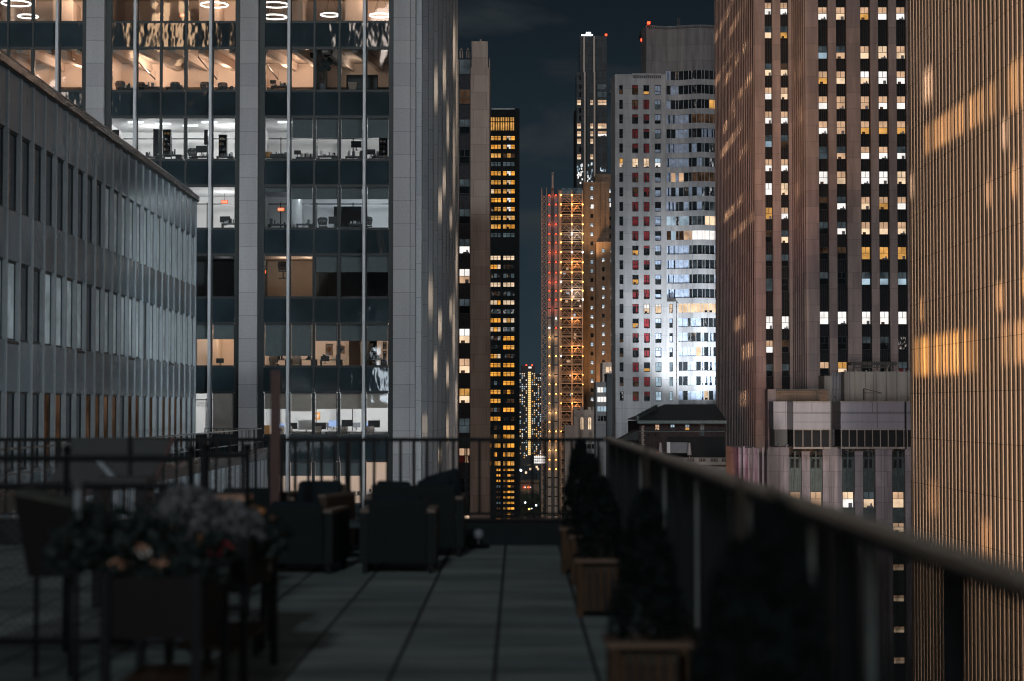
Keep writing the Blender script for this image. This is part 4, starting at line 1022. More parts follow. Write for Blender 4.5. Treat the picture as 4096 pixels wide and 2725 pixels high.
l1 = prism_building('floodlit_building', 'distant low building with a brilliant white lit front below the gold strip', 2120, 2185, 1828, 1300.0, 'far_wall')
for r in range(3):
    for q in range(6): P('lit_panel', 'W', l1, wx(2136+q*8,1300,1840), wx(2142.5+q*8,1300,1840), 1299.5, 1299.9, wz(1832+r*11,1300), wz(1824+r*11,1300))
l2 = prism_building('low_building', 'distant low brown roofed building above the dark trees', 2078, 2156, 1928, 1150.0, 'g_wall')
P('roof', 'g_wall', l2, wx(2076,1150,1925), wx(2157,1150,1925), 1148, 1164, wz(1930,1150)+.01, wz(1922,1150))
for px, m in ((2095,'lamp_red'),(2112,'lamp_red'),(2108,'far_o'),(2120,'W'),(2098,'W')): P('lit_window', m, l2, wx(px,1150,1940), wx(px+5,1150,1940), 1149, 1149.9, wz(1952,1150), wz(1947,1150))
l3 = prism_building('glass_hall', 'distant glassy building with a few amber windows below the white lit front', 2090, 2160, 1862, 1220.0, 'e_glass')
for px, py in ((2118,1876),(2143,1868),(2148,1876),(2100,1890)): P('window', 'w', l3, wx(px,1220,py), wx(px+8,1220,py), 1219.5, 1219.9, wz(py+5,1220), wz(py-4,1220))
def far_tree(px, py0, h, d, lab):
    p = W(px, py0, d); t = thing('street_tree', lab, 'tree', (p.x, d, GROUND), 0, 'dark trees at the end of the street')
    rr = random.Random(px); mb = MB(); H = p.z - GROUND
    mb.tube([(0,0,0),(.2,0,H*.5),(0,0,H*.8)], [.5,.35,.12], 6); mb.build('trunk', 'bark', t)
    mb = MB(); cl = [(rr.gauss(0,2.4), rr.gauss(0,2.4), H-rr.uniform(1.5,8), rr.uniform(1.4,2.6)) for _ in range(14)]
    for x, y, z, r in cl:
        for _ in range(60):
            v = Vector((rr.gauss(0,1),rr.gauss(0,1),rr.gauss(0,1))).normalized()*r*rr.uniform(.5,1); mb.leaf((x+v.x,y+v.y,z+v.z*.8), .42, rr)
    mb.build('crown', 'tree_leaf', t)
for i, (px, py, d) in enumerate(((2086,1962,1100),(2104,1972,1090),(2126,1968,1080),(2146,1960,1110),(2095,2000,1040),(2135,2005,1045),(2158,1990,1060))):
    far_tree(px, py, 9, d, ['tree at the left end of the dark trees, below the black tower','second dark tree from the left, far down the street','middle dark tree far down the street','dark tree right of the middle, far down the street',
       'nearer dark tree at the left, just above the curb','nearer dark tree at the right, just above the curb','rightmost dark tree, beside the hoist'][i])
for i, (px, py, d, m) in enumerate(((2083,1887,1180,'lamp_white'),(2145,2025,1000,'lamp_white'),(2128,2038,1000,'lamp_white'),(2101,2014,1010,'lamp_white'),(2117,2040,1005,'lamp_amber'))):
    p = W(px, py, d); t = thing('street_lamp', ['brilliant white street lamp beside the foot of the black tower','white street lamp right of the distant trees','white street lamp low among the distant trees','small white street lamp left among the distant trees','amber street lamp low among the distant trees'][i], 'street lamp', (p.x, d, GROUND), 0, 'far street lamps')
    h = p.z-GROUND; mb = MB(); mb.tube([(0,0,0),(0,0,h)], .09, 6); mb.build('pole', 'steel_dark', t)
    mb = MB(); r = .8 if i == 0 else .42; mb.lathe([(.02,-r),(r*.7,-r*.7),(r,0),(r*.7,r*.7),(.02,r)], (0,0,h+r), 8); mb.build('lamp_head', m, t)
# ------------------------------------------------------------------ H: white hotel with undulating ribbons
DH = 435.0
h_ = lambda px, py=900: wx(px, DH, py)
ht = thing_w('hotel_tower', 'white concrete hotel tower with red curtained windows and wavy ribbon windows', 'building', (h_(2650), DH, GROUND))
HP = 58.35
hr = [(round(wz(378+HP*i, DH),3), round(wz(341+HP*i, DH),3)) for i in range(22)]
hc = [(2477.5,2493),(2529,2554),(2574.5,2598.5),(2620,2644.5)]
hcx = [(round(h_(a),3), round(h_(b),3)) for a, b in hc]
HT = wz(297, DH)
mb = MB(); punched(mb, h_(2461), h_(2667), GROUND, HT, DH, (hcx, hr), .55)
mb.quad((h_(2461),DH,HT),(h_(2667),DH,HT),(h_(2667),DH+30,HT),(h_(2461),DH+30,HT))
mb.build('wall', 'h_wall', ht)
mb = MB(); p0 = (h_(2461), DH); p1 = (h_(2461)-.55*0-1.0, DH+9)
mb.quad((p0[0],p0[1],GROUND),(p0[0],p0[1],HT),(h_(2449),DH+6,HT),(h_(2449),DH+6,GROUND)); mb.build('side_wall', 'h_wall', ht)
mb = MB(); punched(mb, h_(2667)+.01, h_(2712), GROUND, wz(1207, DH), DH, ([(round(h_(2664+1.5)+.6,3), round(h_(2690),3))], hr[15:]), .55); mb.build('wall', 'h_wall', ht)
for i in range(14): cbox('parapet_opening', 'dark_frame', ht, h_(2534+i*8.2), h_(2534+i*8.2)+.34, DH-.1, DH-.01, HT-.95, HT-.45)
P('parapet_rail', 'h_wall', ht, h_(2530), h_(2646), DH-.3, DH-.11, HT-.35, HT+.1)
rh = random.Random(5)
for i, (z0, z1) in enumerate(hr):
    for j, (x0, x1) in enumerate(hcx + ([(h_(2665.5)+.6, h_(2690))] if i >= 15 else [])):
        if i == 5 : a, b = [('o','w'),('w','w'),('w','w'),('far_c','W'),('w','w')][j]
        elif i == 15: a, b = [('k','k'),('red_curtain','k'),('W','w'),('W','w'),('w','w')][j]
        elif j == 0: a, b = rh.choice([('k','k'),('k','k'),('k','b')])
        elif j in (1, 2):
            a, b = rh.choice([('red_curtain','red_curtain'),('red_curtain','k'),('red_curtain','red_curtain'),('k','o'),('b','red_curtain'),('h_curtain','k') if j == 2 and i > 14 else ('red_curtain','b')])
        else: a, b = rh.choice([('h_curtain','k'),('h_curtain','h_curtain'),('k','h_curtain'),('h_curtain','g')])
        if i > 18 and j in (3, 4): a, b = 'far_c', 'far_c'
        window(ht, x0, x1, DH+.25, z0, z1, a, b, rh.choice((.35,.5,.7)), mull=(j != 0), fr=.09, extra=rh.randrange(4))
    # drip stain ledges under the windows
    for x0, x1 in hcx[1:]: cbox('sill', 'dark_frame', ht, x0+.1, x1-.1, DH-.05, DH-.002, z0-.14, z0-.02)
# undulating bands: concave waves in plan
def wave(px):
    return DH + .9*math.sin((px-2665)/195*math.pi*2.0 + .3) + 1.0
def band(name, mat, px0, px1, z0, z1, off=0.0, n=14, thick=.5):
    mb = MB(); pts = [px0 + (px1-px0)*i/n for i in range(n+1)]
    for a, b in zip(pts, pts[1:]):
        A = (h_(a), wave(a)+off); B = (h_(b), wave(b)+off)
        mb.quad((A[0],A[1],z0),(B[0],B[1],z0),(B[0],B[1],z1),(A[0],A[1],z1))
        mb.quad((A[0],A[1],z1),(B[0],B[1],z1),(B[0],B[1]+thick,z1),(A[0],A[1]+thick,z1))
        mb.quad((A[0],A[1],z0),(A[0],A[1]+thick,z0),(B[0],B[1]+thick,z0),(B[0],B[1],z0))
    return mb.build(name, mat, ht)
ry = [280 + HP*i for i in range(23)]
for i, y in enumerate(ry):
    L = 2667.5 if y < 1190 else 2712.5
    zt_, zb_ = wz(y, DH), wz(y+36, DH); znext = wz(y+HP, DH)
    band('spandrel_band', 'h_wall', L, 2868, znext, zb_)
    lim = 2868
    pxs = [L]
    while pxs[-1] < lim: pxs.append(min(lim, pxs[-1] + (19.5 if len(pxs) % 3 else 12)))
    for q, (a, b) in enumerate(zip(pxs, pxs[1:])):
        if b - a < 4: continue
        f = (a-2667)/195
        if i == 16: m = 'w'
        elif i == 11: m = rh.choice(['far_c','b','c']) if q < 6 else 'W'
        elif i == 10: m = rh.choice(['far_c','h_dark']) if q < 6 else ('g' if q < 9 else 'w')
        elif i == 7: m = rh.choice(['h_curtain','c']) if q < 4 else ('b' if q > 5 else 'h_dark')
        elif i == 3 and q > 5: m = 'b'
        elif i == 2 and b > 2845: m = 'o'
        elif i < 3: m = rh.choice(['h_dark','h_dark','h_curtain' if q < 3 else 'h_dark'])
        elif i > 18: m = rh.choice(['h_curtain','h_curtain','h_dark','h_dark','h_curtain','w'])
        elif f < .40: m = rh.choice(['h_curtain','h_curtain','h_curtain','h_curtain','h_dark'])
        else: m = rh.choice(['h_dark','h_dark','h_dark','h_dark','h_curtain','g'])
        mb = MB(); A = (h_(a), wave(a)+.28); B = (h_(b)-.02, wave(b)+.28)
        mb.quad((A[0],A[1],zb_),(B[0],B[1],zb_),(B[0],B[1],zt_),(A[0],A[1],zt_),1)
        mb.box(A[0]-.05, A[0]+.05, A[1]-.12, A[1]-.01, zb_+.01, zt_-.01, 0)
        if m in ('h_curtain',) and rh.random() < .8:
            u = rh.uniform(.3,.6); mb.box(A[0]+(B[0]-A[0])*u, A[0]+(B[0]-A[0])*(u+rh.uniform(.15,.3)), A[1]-.03, A[1]-.008, zb_+.05, zt_-.1, 2)
        if i in (16, 20, 21, 22) and rh.random() < .6: mb.box(A[0]+.2, B[0]-.25, A[1]-.03, A[1]-.008, zb_+.02, zb_+.5, 2)
        if ht.get('nw', 0) < 100 or True:
            (mb.build('ribbon_window', ['h_wall', m, 'h_dark'], ht))
band('wall', 'h_wall', 2712.5, 2868, GROUND, wz(ry[-1]+36, DH)-.01)
P('column', 'h_wall', ht, h_(2706), h_(2712.4), DH-.4, DH+1.6, GROUND, wz(1212, DH))
# penthouse
def wave2(px): return DH+3 + .9*math.sin((px-2590)/280*math.pi*2.2-.6)
mb = MB(); n = 22; pts = [2576 + (2890-2576)*i/n for i in range(n+1)]; zc, zd = wz(92, DH), wz(281, DH)
for a, b in zip(pts, pts[1:]):
    ya, yb = (wave2(a) if a > 2590 else DH+9), wave2(b)
    mb.quad((h_(a),ya,zd-1.2),(h_(b),yb,zd-1.2),(h_(b),yb,zc),(h_(a),ya,zc)); mb.quad((h_(a),ya,zc),(h_(b),yb,zc),(h_(b),yb+12,zc),(h_(a),ya+12,zc))
mb.build('penthouse_wall', 'h_crown', ht)
for i in range(34): cbox('parapet_opening', 'dark_frame', ht, h_(2592+i*8), h_(2592+i*8)+.3, wave2(2592+i*8)-.35, wave2(2592+i*8)-.2, zc-.62, zc-.2)
P('warning_lamp', 'lamp_red', ht, [(h_(2593), h_(2604), DH+1, DH+2, wz(91,DH), wz(83,DH))]); P('warning_lamp', 'lamp_red', ht, h_(2574), h_(2579), DH+8, DH+8.5, wz(138,DH), wz(128,DH))
mb = MB()
for x in (h_(2722), h_(2731)): mb.bar((x, DH+6, zc), (x, DH+6, wz(53,DH)), .12)
for i in range(5): mb.bar((h_(2722), DH+6, zc+.4+i*.45), (h_(2731), DH+6, zc+.6+i*.45), .08)
mb.bar((h_(2716), DH+6, zc), (h_(2726), DH+6, wz(75,DH)), .1); mb.build('roof_antenna', 'steel_dark', ht)
P('roof_hatch', 'roof_dark', ht, h_(2768), h_(2813), DH+3, DH+6, wz(96,DH), wz(89,DH))
spot('flood_h', (h_(2905), DH-26, wz(1690, DH)), (h_(2800), DH, wz(1340, DH)), 150000, (.90,.96,1.0), 58, .7, .6)
spot('fill_h_grey', (h_(2660), DH-70, wz(1900, DH)), (h_(2600), DH, wz(1250, DH)), 60000, (.85,.95,1.0), 60, 1, 2)  # added mid-air fill for the grey part of the hotel

# ------------------------------------------------------------------ I: dark hip roofed brick building, terrace, umbrellas
DI = 300.0
i_ = lambda px, py=1700: wx(px, DI, py)
it = thing_w('brick_building', 'low dark brick building with a black hipped roof, below the hotel', 'building', (i_(2700), DI, GROUND))
ze = wz(1688, DI); zr = wz(1617, DI); ztx = wz(1832, DI)
P('wall', 'brick_dark', it, i_(2556), i_(2900), DI, DI+30, GROUND, ze-.01)
mb = MB(); A = (i_(2549), DI-.6, ze+.2); B = (i_(2905), DI-.6, ze+.2); C_ = (i_(2905), DI+16, zr); E_ = (i_(2690), DI+16, zr); 
mb.quad(A, B, C_, E_); mb.tri((i_(2549), DI-.6, ze+.2), E_, (i_(2549), DI+31, ze+.2)); mb.quad(E_, C_, (i_(2905), DI+31, ze+.2), (i_(2549), DI+31, ze+.2)); mb.build('roof', 'roof_dark', it)
mb = MB(); mb.bar((i_(2554), DI+2, wz(1664,DI)), (i_(2645), DI+10, wz(1624,DI)), .35); mb.bar((i_(2554), DI+2, wz(1664,DI)), (i_(2554), DI+2, wz(1690,DI)), .3); mb.bar((i_(2554), DI+2, wz(1678,DI)), (i_(2645), DI+10, wz(1636,DI)), .25); mb.build('roof_parapet', 'gutter', it)
P('gutter', 'gutter', it, i_(2548), i_(2904), DI-1.0, DI-.65, ze-.25, ze+.22)
P('string_course', 'gutter', it, i_(2556), i_(2900), DI-.1, DI-.01, wz(1727,DI), wz(1725,DI))
P('quoin', 'c_stone', it, [(i_(2566), i_(2577)-.1*(j % 2), DI-.08, DI-.005, wz(1703+j*9+7,DI), wz(1703+j*9,DI)) for j in range(14)])
for px, a, b in ((2620,'c','c'),(2681,'far_c','k'),(2740,'far_c','o'),(2800,'furn_grey','l_green')): window(it, i_(px), i_(px+18), DI-.12, wz(1722 if px < 2790 else 1745, DI), wz(1698, DI), a, b, .5)
for px in (2588, 2615): 
    mb = MB(); x, z = i_(px+5), wz(1738, DI); mb.v = [(x+.24*math.cos(t*math.pi/6), DI-.03, z+.24*math.sin(t*math.pi/6)) for t in range(12)]; mb.f = [tuple(range(12))]; mb.mi = [0]; mb.build('round_vent', 'black', it)
P('terrace_opening', 'black', it, i_(2668), i_(2900), DI-.06, DI-.01, ztx, wz(1748,DI)); P('lean_to_roof', 'roof_dark', it, i_(2478), i_(2556), DI+2, DI+8, GROUND, wz(1762,DI))
mb = MB(); mb.hexa([(i_(2474),DI+1,wz(1762,DI)),(i_(2556),DI+1,wz(1762,DI)),(i_(2556),DI+9,wz(1762,DI)),(i_(2474),DI+9,wz(1762,DI)),(i_(2550),DI+1,wz(1722,DI)),(i_(2556),DI+1,wz(1722,DI)),(i_(2556),DI+9,wz(1722,DI)),(i_(2550),DI+9,wz(1722,DI))]); mb.build('lean_to_roof', 'roof_dark', it)
P('canopy', 'furn_grey', it, i_(2661), i_(2744), DI-3, DI-.2, wz(1811,DI), wz(1769,DI)); P('canopy_end', 'room_white', it, i_(2661), i_(2674), DI-3.05, DI-3.01, wz(1811,DI), wz(1767,DI))
P('terrace_wall', 'balust', it, i_(2480), i_(2900), DI-9, DI-.07, GROUND, ztx-.6)
P('cornice', 'balust', it, i_(2478), i_(2902), DI-9.5, DI-9.01, wz(1853,DI), wz(1843,DI))
P('balustrade_rail', 'balust', it, i_(2480), i_(2900), DI-9.2, DI-8.8, ztx+.15, ztx+.28)
P('balustrade_base', 'balust', it, i_(2480), i_(2900), DI-9.3, DI-8.7, ztx-.599, ztx-.35)
for i in range(9): P('balustrade_pedestal', 'balust', it, i_(2490+i*44.5), i_(2505+i*44.5), DI-9.25, DI-8.75, ztx-.349, ztx+.149)
for i in range(62):
    x = i_(2508+i*6.2)
    if (i*6.2+18) % 44.5 < 15: continue
    if 'bal' not in CACHE:
        mb = MB(); mb.lathe([(.05,0),(.07,.05),(.035,.1),(.075,.25),(.04,.4),(.06,.48)], n=8); o = mb.build('baluster', 'balust', it); CACHE['bal'] = o.data
    else: o = link('baluster', CACHE['bal'], it)
    o.location = (x, DI-9, ztx-.345)
for px, lab in ((2642,'folded pale parasol left of the grey canopy'),(2758,'folded pale parasol right of the grey canopy'),(2529,'folded pale parasol at the left end of the balustrade, top only')):
    p = W(px, 1827, DI-6); t = thing('folded_parasol', lab, 'parasol', p, 0, 'folded parasols on the brick building terrace')
    H_ = 2.15; mb = MB(); mb.lathe([(.32,.25),(.3,.5),(.24,1.2),(.16,1.75),(.2,1.8),(.17,2.0),(.05,H_)], n=9); mb.build('cloth', 'umb_cloth', t)
    mb = MB(); mb.tube([(0,0,-.3),(0,0,.3)], .04, 6); mb.build('pole', 'steel', t)
p = W(2630, 1812, DI-6); t = thing('terrace_lamp', 'small orange lamp glowing beside the left folded parasol', 'lamp', p)
mb = MB(); mb.lathe([(.02,-.13),(.13,0),(.02,.13)], n=8); mb.build('bulb', 'lamp_red', t); P('stem', 'steel_dark', t, -.03, .03, -.03, .03, -.9, -.14)

# ------------------------------------------------------------------ J: the big brown limestone tower
DJ, DJ2 = 275.0, 288.0
j_ = lambda px: wx(px, DJ, 900)
q_ = lambda px: wx(px, DJ2, 900)
jt = thing_w('stone_skyscraper', 'huge brown limestone skyscraper with columns of lit windows, right of centre', 'building', (j_(3400), DJ, GROUND))
JT = 92.0
P('wall', 'j_recess', jt, j_(3226), j_(3760), DJ+.8, DJ+12.9, GROUND, JT)
P('wall', 'j_recess', jt, q_(3022), q_(3760), DJ2+.8, DJ2+58, GROUND, JT-.5)
for a, b in ((3224,3277),(3316,3348.5),(3390,3445),(3486,3517),(3559,3590),(3630,3700)): P('pier', 'j_stone', jt, j_(a), j_(b), DJ, DJ+.79, GROUND, JT)
for a, b in ((3021,3062),(3092,3125),(3157,3174.5)): P('pier', 'j_stone', jt, q_(a), q_(b), DJ2, DJ2+.79, GROUND, JT-.6)
jr = [(25,78),(181,234),(282,335),(382,436),(482,536),(584,636),(683,736),(785,838),(886,938),(986,1038),(1087,1140),(1245,1298),(1346,1399),(1447,1500)]
js = [('c','W'),('c','w'),('c','o'),('c','W'),('c','W')], [('g','far_c'),('g','c'),('c','w'),('w','w'),('c','w')], [('c','o'),('c','w'),('W','w'),('W','W'),('c','W')], \
     [('c','W'),('c','c'),('c','c'),('c','W'),('c','W')], [('c','W'),('c','c'),('c','o'),('c','o'),('c','o')], [('g','g'),('g','c'),('c','W'),('c','W'),('g','W')], \
     [('W','W'),('c','w'),('W','W'),('W','W'),('w','w')], [('b','k'),('g','W'),('c','w'),('c','o'),('c','W')], [('g','k'),('g','W'),('c','w'),('c','w'),('c','w')], \
     [('b','k'),('b','k'),('o','o'),('o','o'),('o','o')], [('g','k'),('k','k'),('g','far_c'),('g','far_c'),('g','far_c')], [('W','W')]*5, [('k','k'),('k','k'),('g','k'),('g','k'),('k','k')], [('c','k'),('o','w'),('k','k'),('k','k'),('g','red_curtain')]
jc = [(3278,3315),(3350,3387),(3447,3483),(3519,3556),(3592,3628)]
jn = 0
for (y0, y1), row in zip(jr, js):
    for (a, b), (t_, b_) in zip(jc, row):
        window(jt, j_(a), j_(b), DJ+.5, wz(y1, DJ, 3450), wz(y0, DJ, 3450), t_, b_, .5, fr=.07, extra=(jn*7+3) % 4); jn += 1
for (a, b) in jc:
    for j in range(4): P('spandrel_rib', 'j_rib', jt, j_(a)+.15+j*.3, j_(a)+.25+j*.3, DJ+.62, DJ+.799, GROUND, JT-1)
jl = [(7,57),(102,152),(251,302),(347,397),(443,494),(538,588),(634,685),(730,780),(828,877),(920,972),(1017,1067),(1113,1165),(1264,1317),(1361,1412),(1457,1507)]
jls = [(('c','W'),('c','W')),(('g','w'),('g','o')),(('g','w'),('b','w')),(('c','W'),('c','w')),(('c','W'),('c','W')),(('g','far_c'),('g','b')),(('c','W'),('c','W')),(('W','W'),('w','w')),(('o','o'),('c','W')),(('b','k'),('g','w')),
       (('g','k'),('g','k')),(('g','g'),('k','k')),(('W','W'),('W','W')),(('c','W'),('b','k')),(('g','k'),('g','k'))]
for (y0, y1), row in zip(jl, jls):
    for (a, b), (t_, b_) in zip(((3063,3091.5),(3126,3156)), row):
        window(jt, q_(a), q_(b), DJ2+.5, wz(y1, DJ2, 3100), wz(y0, DJ2, 3100), t_, b_, .5, fr=.07, extra=(jn*5) % 4); jn += 1
for a in (3063, 3126):
    for j in range(3): P('spandrel_rib', 'j_rib', jt, q_(a)+.15+j*.3, q_(a)+.25+j*.3, DJ2+.62, DJ2+.799, GROUND, JT-1)
# receding side walls with fins
XJ = q_(3021); XJ2 = j_(3223.5)
for i in range(25):
    y = DJ2 + .9 + i*2.33
    P('side_fin', 'j_stone', jt, XJ-.09-.003*(i % 3), XJ+.10, y, y+.6, GROUND, JT - 1)
for i in range(6):
    y = DJ + .9 + i*2.15
    P('side_fin', 'j_stone', jt, XJ2-.11-.003*(i % 3), XJ2+.10, y, y+.7, GROUND, JT-1)
# added mid-air beams for light thrown on its side from across the street
for k, (px, py, pw) in enumerate(((2900,85,1),(2950,85,.9),(2900,270,.7),(2945,255,1.1),(2975,360,1),(2940,455,1),(2930,560,1.1),(2950,640,.8),(2940,830,1.1),(2975,905,.8),(2960,1292,1.2),(2990,1405,1.5),(2975,1595,1.1))):
    y = 35.6*F/(px-2070); z = wz(py, y, px)
    beam((3.5, y-4, z+5), (XJ, y, z), 95000*pw, (1,.66,.36), .62 if k < 10 else .28, .030 if k < 10 else .045, .5, 7.0, k*3.7)
for px, py in ((3200, 290), (3205, 470), (3210, 760)): beam((3.5, 276, wz(py, 281, px)+6), (XJ2, 281, wz(py, 281, px)), 50000, (1,.66,.36), .14, .04, .5, 9.0, py)
spot('warm_flood_j', (8, 205, 10), (q_(3050), DJ2, wz(380, DJ2)), 110000, (1,.55,.26), 34, 1, 3)
spot('rose_flood_j', (14, 215, -30), (q_(3040), DJ2, wz(1150, DJ2)), 42000, (1,.36,.55), 32, 1, 3)
spot('amber_flood_j', (22, 240, -32), (j_(3260), DJ, wz(1400, DJ)), 70000, (1,.48,.14), 52, 1, 3)

# ------------------------------------------------------------------ L: lower stone building with roof plant
DL = 235.0
l_ = lambda px: wx(px, DL, 1900)
lt = thing_w('art_deco_building', 'lower weathered grey and pink stone building with green metal window strips', 'building', (l_(3400), DL, GROUND))
LT = wz(1796, DL)
P('wall', 'l_green', lt, l_(3075), l_(3760), DL+.7, DL+25, GROUND, LT-1)
for i, (a, b) in enumerate(((3073,3157),(3207,3240),(3291,3368),(3419,3452),(3502,3569),(3621,3700))):
    P('pier', 'l_stone', lt, l_(a), l_(b), DL, DL+.69, GROUND, LT-(.3 if b-a < 40 else -.2))
    if b-a > 60:
        for f_ in (.42, .58): P('pilaster', 'l_stone', lt, l_(a+(b-a)*f_)-.12, l_(a+(b-a)*f_)+.12, DL-.18, DL-.002, GROUND, LT)
for i in range(7): P('side_rib', 'l_stone', lt, l_(2988)+i*.42, l_(2988)+i*.42+.24, DL+9-i*1.4, DL+9.4-i*1.4, GROUND, LT+.15*(i % 2))
P('side_wall', 'l_stone', lt, l_(2990), l_(3074), DL+10, DL+24, GROUND, LT-.1)
for ci, (a, b) in enumerate(((3158,3206),(3241,3290),(3369,3418),(3453,3501),(3570,3620))):
    x0, x1 = l_(a), l_(b); w = x1-x0
    for j in (0, 1):                                            # tracery heads
        mb = MB(); cx_ = x0 + w*(.3+.4*j)
        for zz in (1815, 1850):
            z = wz(zz, DL); mb.tube([(cx_-.24, DL+.5, z-.8), (cx_-.24, DL+.5, z), (cx_-.12, DL+.5, z+.28), (cx_, DL+.5, z+.4), (cx_+.12, DL+.5, z+.28), (cx_+.24, DL+.5, z), (cx_+.24, DL+.5, z-.8)], .05, 5)
        mb.build('tracery', 'l_green', lt)
        P('tracery_opening', 'black', lt, cx_-.17, cx_+.17, DL+.62, DL+.69, wz(1872,DL), wz(1838,DL))
    P('mullion', 'l_green', lt, x0+w*.44, x0+w*.56, DL+.35, DL+.69, wz(1964,DL), wz(1805,DL))
    for j in range(6): P('spandrel_rib', 'l_green', lt, x0+.1+j*w/6.3, x0+.2+j*w/6.3, DL+.5, DL+.69, wz(1964,DL), wz(1905,DL)+.1*(j % 2))
    for k, y in enumerate((1967, 2092, 2257, 2381, 2506, 2630)):
        if k == 0: st_ = [('c','c'),('c','c'),('w','W'),('g','w'),('c','w')][ci]
        elif k == 1: st_ = [('c','c'),('k','k'),('k','k'),('c','b'),('c','w')][ci]
        else: st_ = ('c', 'far_w') if ci == 4 else rh.choice([('k','k'),('b','k')])
        hh = 66 if k < 1 else (40 if k == 1 else 28)
        window(lt, x0+.05, x1-.05, DL+.45, wz(y+hh, DL), wz(y, DL), st_[0], st_[1], .55, extra=(ci+k) % 4)
spot('grey_fill_l', (24, 150, 0), (l_(3350), DL, wz(1900, DL)), 72000, (1,.93,.97), 34, 1, 2)  # added neutral fill where the ribbed tower blocks the glow
spot('rose_flood_l', (24, 190, -22), (l_(3060), DL+5, wz(1900, DL)), 5000, (1,.25,.45), 26, 1, 2)
spot('violet_flood_l', (32, 180, -30), (l_(3350), DL, wz(1930, DL)), 2500, (.8,.5,.85), 44, 1, 2)
# roof plant of the lower building
mt = thing_w('cooling_tower', 'left pale grey steel roof cooling unit with dark louvre base', 'roof plant', (l_(3245), DL+2, LT), 'roof cooling units')
def plant_box(t, x0, x1, d, ztop, zmid, zbot, nb_):
    P('casing', 'mech_panel', t, x0, x1, d, d+6, zmid, ztop); P('louvre_back', 'black', t, x0+.15, x1-.15, d+.5, d+5.5, zbot, zmid-.01)
    for q in range(nb_+1): x = x0+.08+(x1-x0-.16)*q/nb_; P('post', 'mech_tan', t, x-.05, x+.05, d+.05, d+.2, zbot, zmid-.01)
    P('base_beam', 'mech_tan', t, x0, x1, d, d+6, zbot-.25, zbot-.01)
    P('band', 'mech_tan', t, x0-.04, x1+.04, d-.06, d-.005, ztop-.12, ztop+.02); P('band', 'mech_tan', t, x0-.04, x1+.04, d-.06, d-.005, zmid-.03, zmid+.12)
    for z in (zmid+(ztop-zmid)*.28, zmid+(ztop-zmid)*.58): P('seam', 'dark_frame', t, x0, x1, d-.03, d-.005, z-.03, z+.01)
    P('seam', 'dark_frame', t, (x0+x1)/2-.02, (x0+x1)/2+.02, d-.035, d-.004, zmid+(ztop-zmid)*.59, ztop-.13)
DP = 232.0; p_ = lambda px: wx(px, DP, 1650)
zT, zM, zB = wz(1606,DP), wz(1720,DP), wz(1788,DP)
plant_box(mt, p_(3173), p_(3322), DP, zT, zM, zB, 4)
P('side_casing', 'mech_panel', mt, p_(3116), p_(3172), DP+5, DP+9, zM, zT); P('side_louvre', 'dark_frame', mt, p_(3120), p_(3172), DP+5, DP+9, zB, zM-.01)
mt2 = thing_w('cooling_tower', 'right wide pale grey steel roof cooling unit with dark louvre base', 'roof plant', (p_(3500), DP+2, LT), 'roof cooling units')
plant_box(mt2, p_(3366), p_(3622), DP+.6, zT, zM, zB, 8); P('drain_pipe', 'black', mt2, p_(3622)+.03, p_(3626)+.02, DP+.5, DP+.8, zB, zT)
plant_box(mt2, p_(3627)+.1, p_(3690), DP+.6, zT, zM, zB, 2)
ph = thing_w('roof_penthouse', 'tan ribbed metal penthouse wall above the cooling units', 'roof structure', (p_(3500), 262, LT))
DQ = 262.0; w_ = lambda px: wx(px, DQ, 1500)
P('wall', 'mech_tan', ph, w_(3376), w_(3720), DQ, DQ+8, GROUND, wz(1487,DQ)); P('side_wall', 'mech_tan', ph, w_(3310), w_(3375), DQ+3, DQ+8, GROUND, wz(1502,DQ))
for i in range(9): P('rib', 'mech_tan', ph, w_(3380+i*42)-.1, w_(3380+i*42)+.1, DQ-.3, DQ-.01, GROUND, wz(1481,DQ))
for i in range(6): P('side_rib', 'mech_panel', ph, w_(3342+i*6), w_(3344.5+i*6), DQ+2.6, DQ+2.99, GROUND, wz(1490,DQ))
mb = MB(); a, b = w_(3408), w_(3594); z = wz(1456,DQ)
mb.box(a, b, DQ+1, DQ+3, z-.1, z+.25); mb.box(a+.4, b-.4, DQ+1, DQ+1.2, z-.5, z-.35)
for i in range(6): x = a+.5+i*(b-a-1)/5; mb.bar((x, DQ+1.5, wz(1487,DQ)), (x, DQ+1.5, z), .16)
for i in range(22): x = a+i*(b-a)/22; mb.box(x, x+.14, DQ+.8, DQ+.99, z-.25, z+.35)
tag(mb.build('roof_gantry', 'steel_dark'), 'black steel gantry standing on the tan penthouse roof', 'gantry')
th = thing_w('roof_shed', 'brown low roof shed behind the left cooling unit', 'roof structure', (p_(3150), 245, LT))
P('wall', 'g_wall', th, wx(3092,245,1600), wx(3312,245,1600), 245, 250, GROUND, wz(1558,245)); P('roof_rail', 'steel_dark', th, wx(3090,245,1600), wx(3312,245,1600), 244.8, 244.95, wz(1563,245), wz(1557,245))
P('chimney', 'j_stone', th, wx(3063,245,1650), wx(3096,245,1650), 243, 246, GROUND, wz(1558,245))
for px, lab in ((3120,'left small white roof vent on the art deco building'),(3150,'right small white roof vent on the art deco building')):
    p = W(px, 1797, DL-.0); t = thing('roof_vent', lab, 'roof vent', (p.x, DL+1, LT-.1), 0, 'small roof vents'); mb = MB(); mb.tube([(0,0,0),(0,0,.45),(.1,0,.58),(.25,0,.5)], .07, 7); mb.build('pipe', 'mech_panel', t)
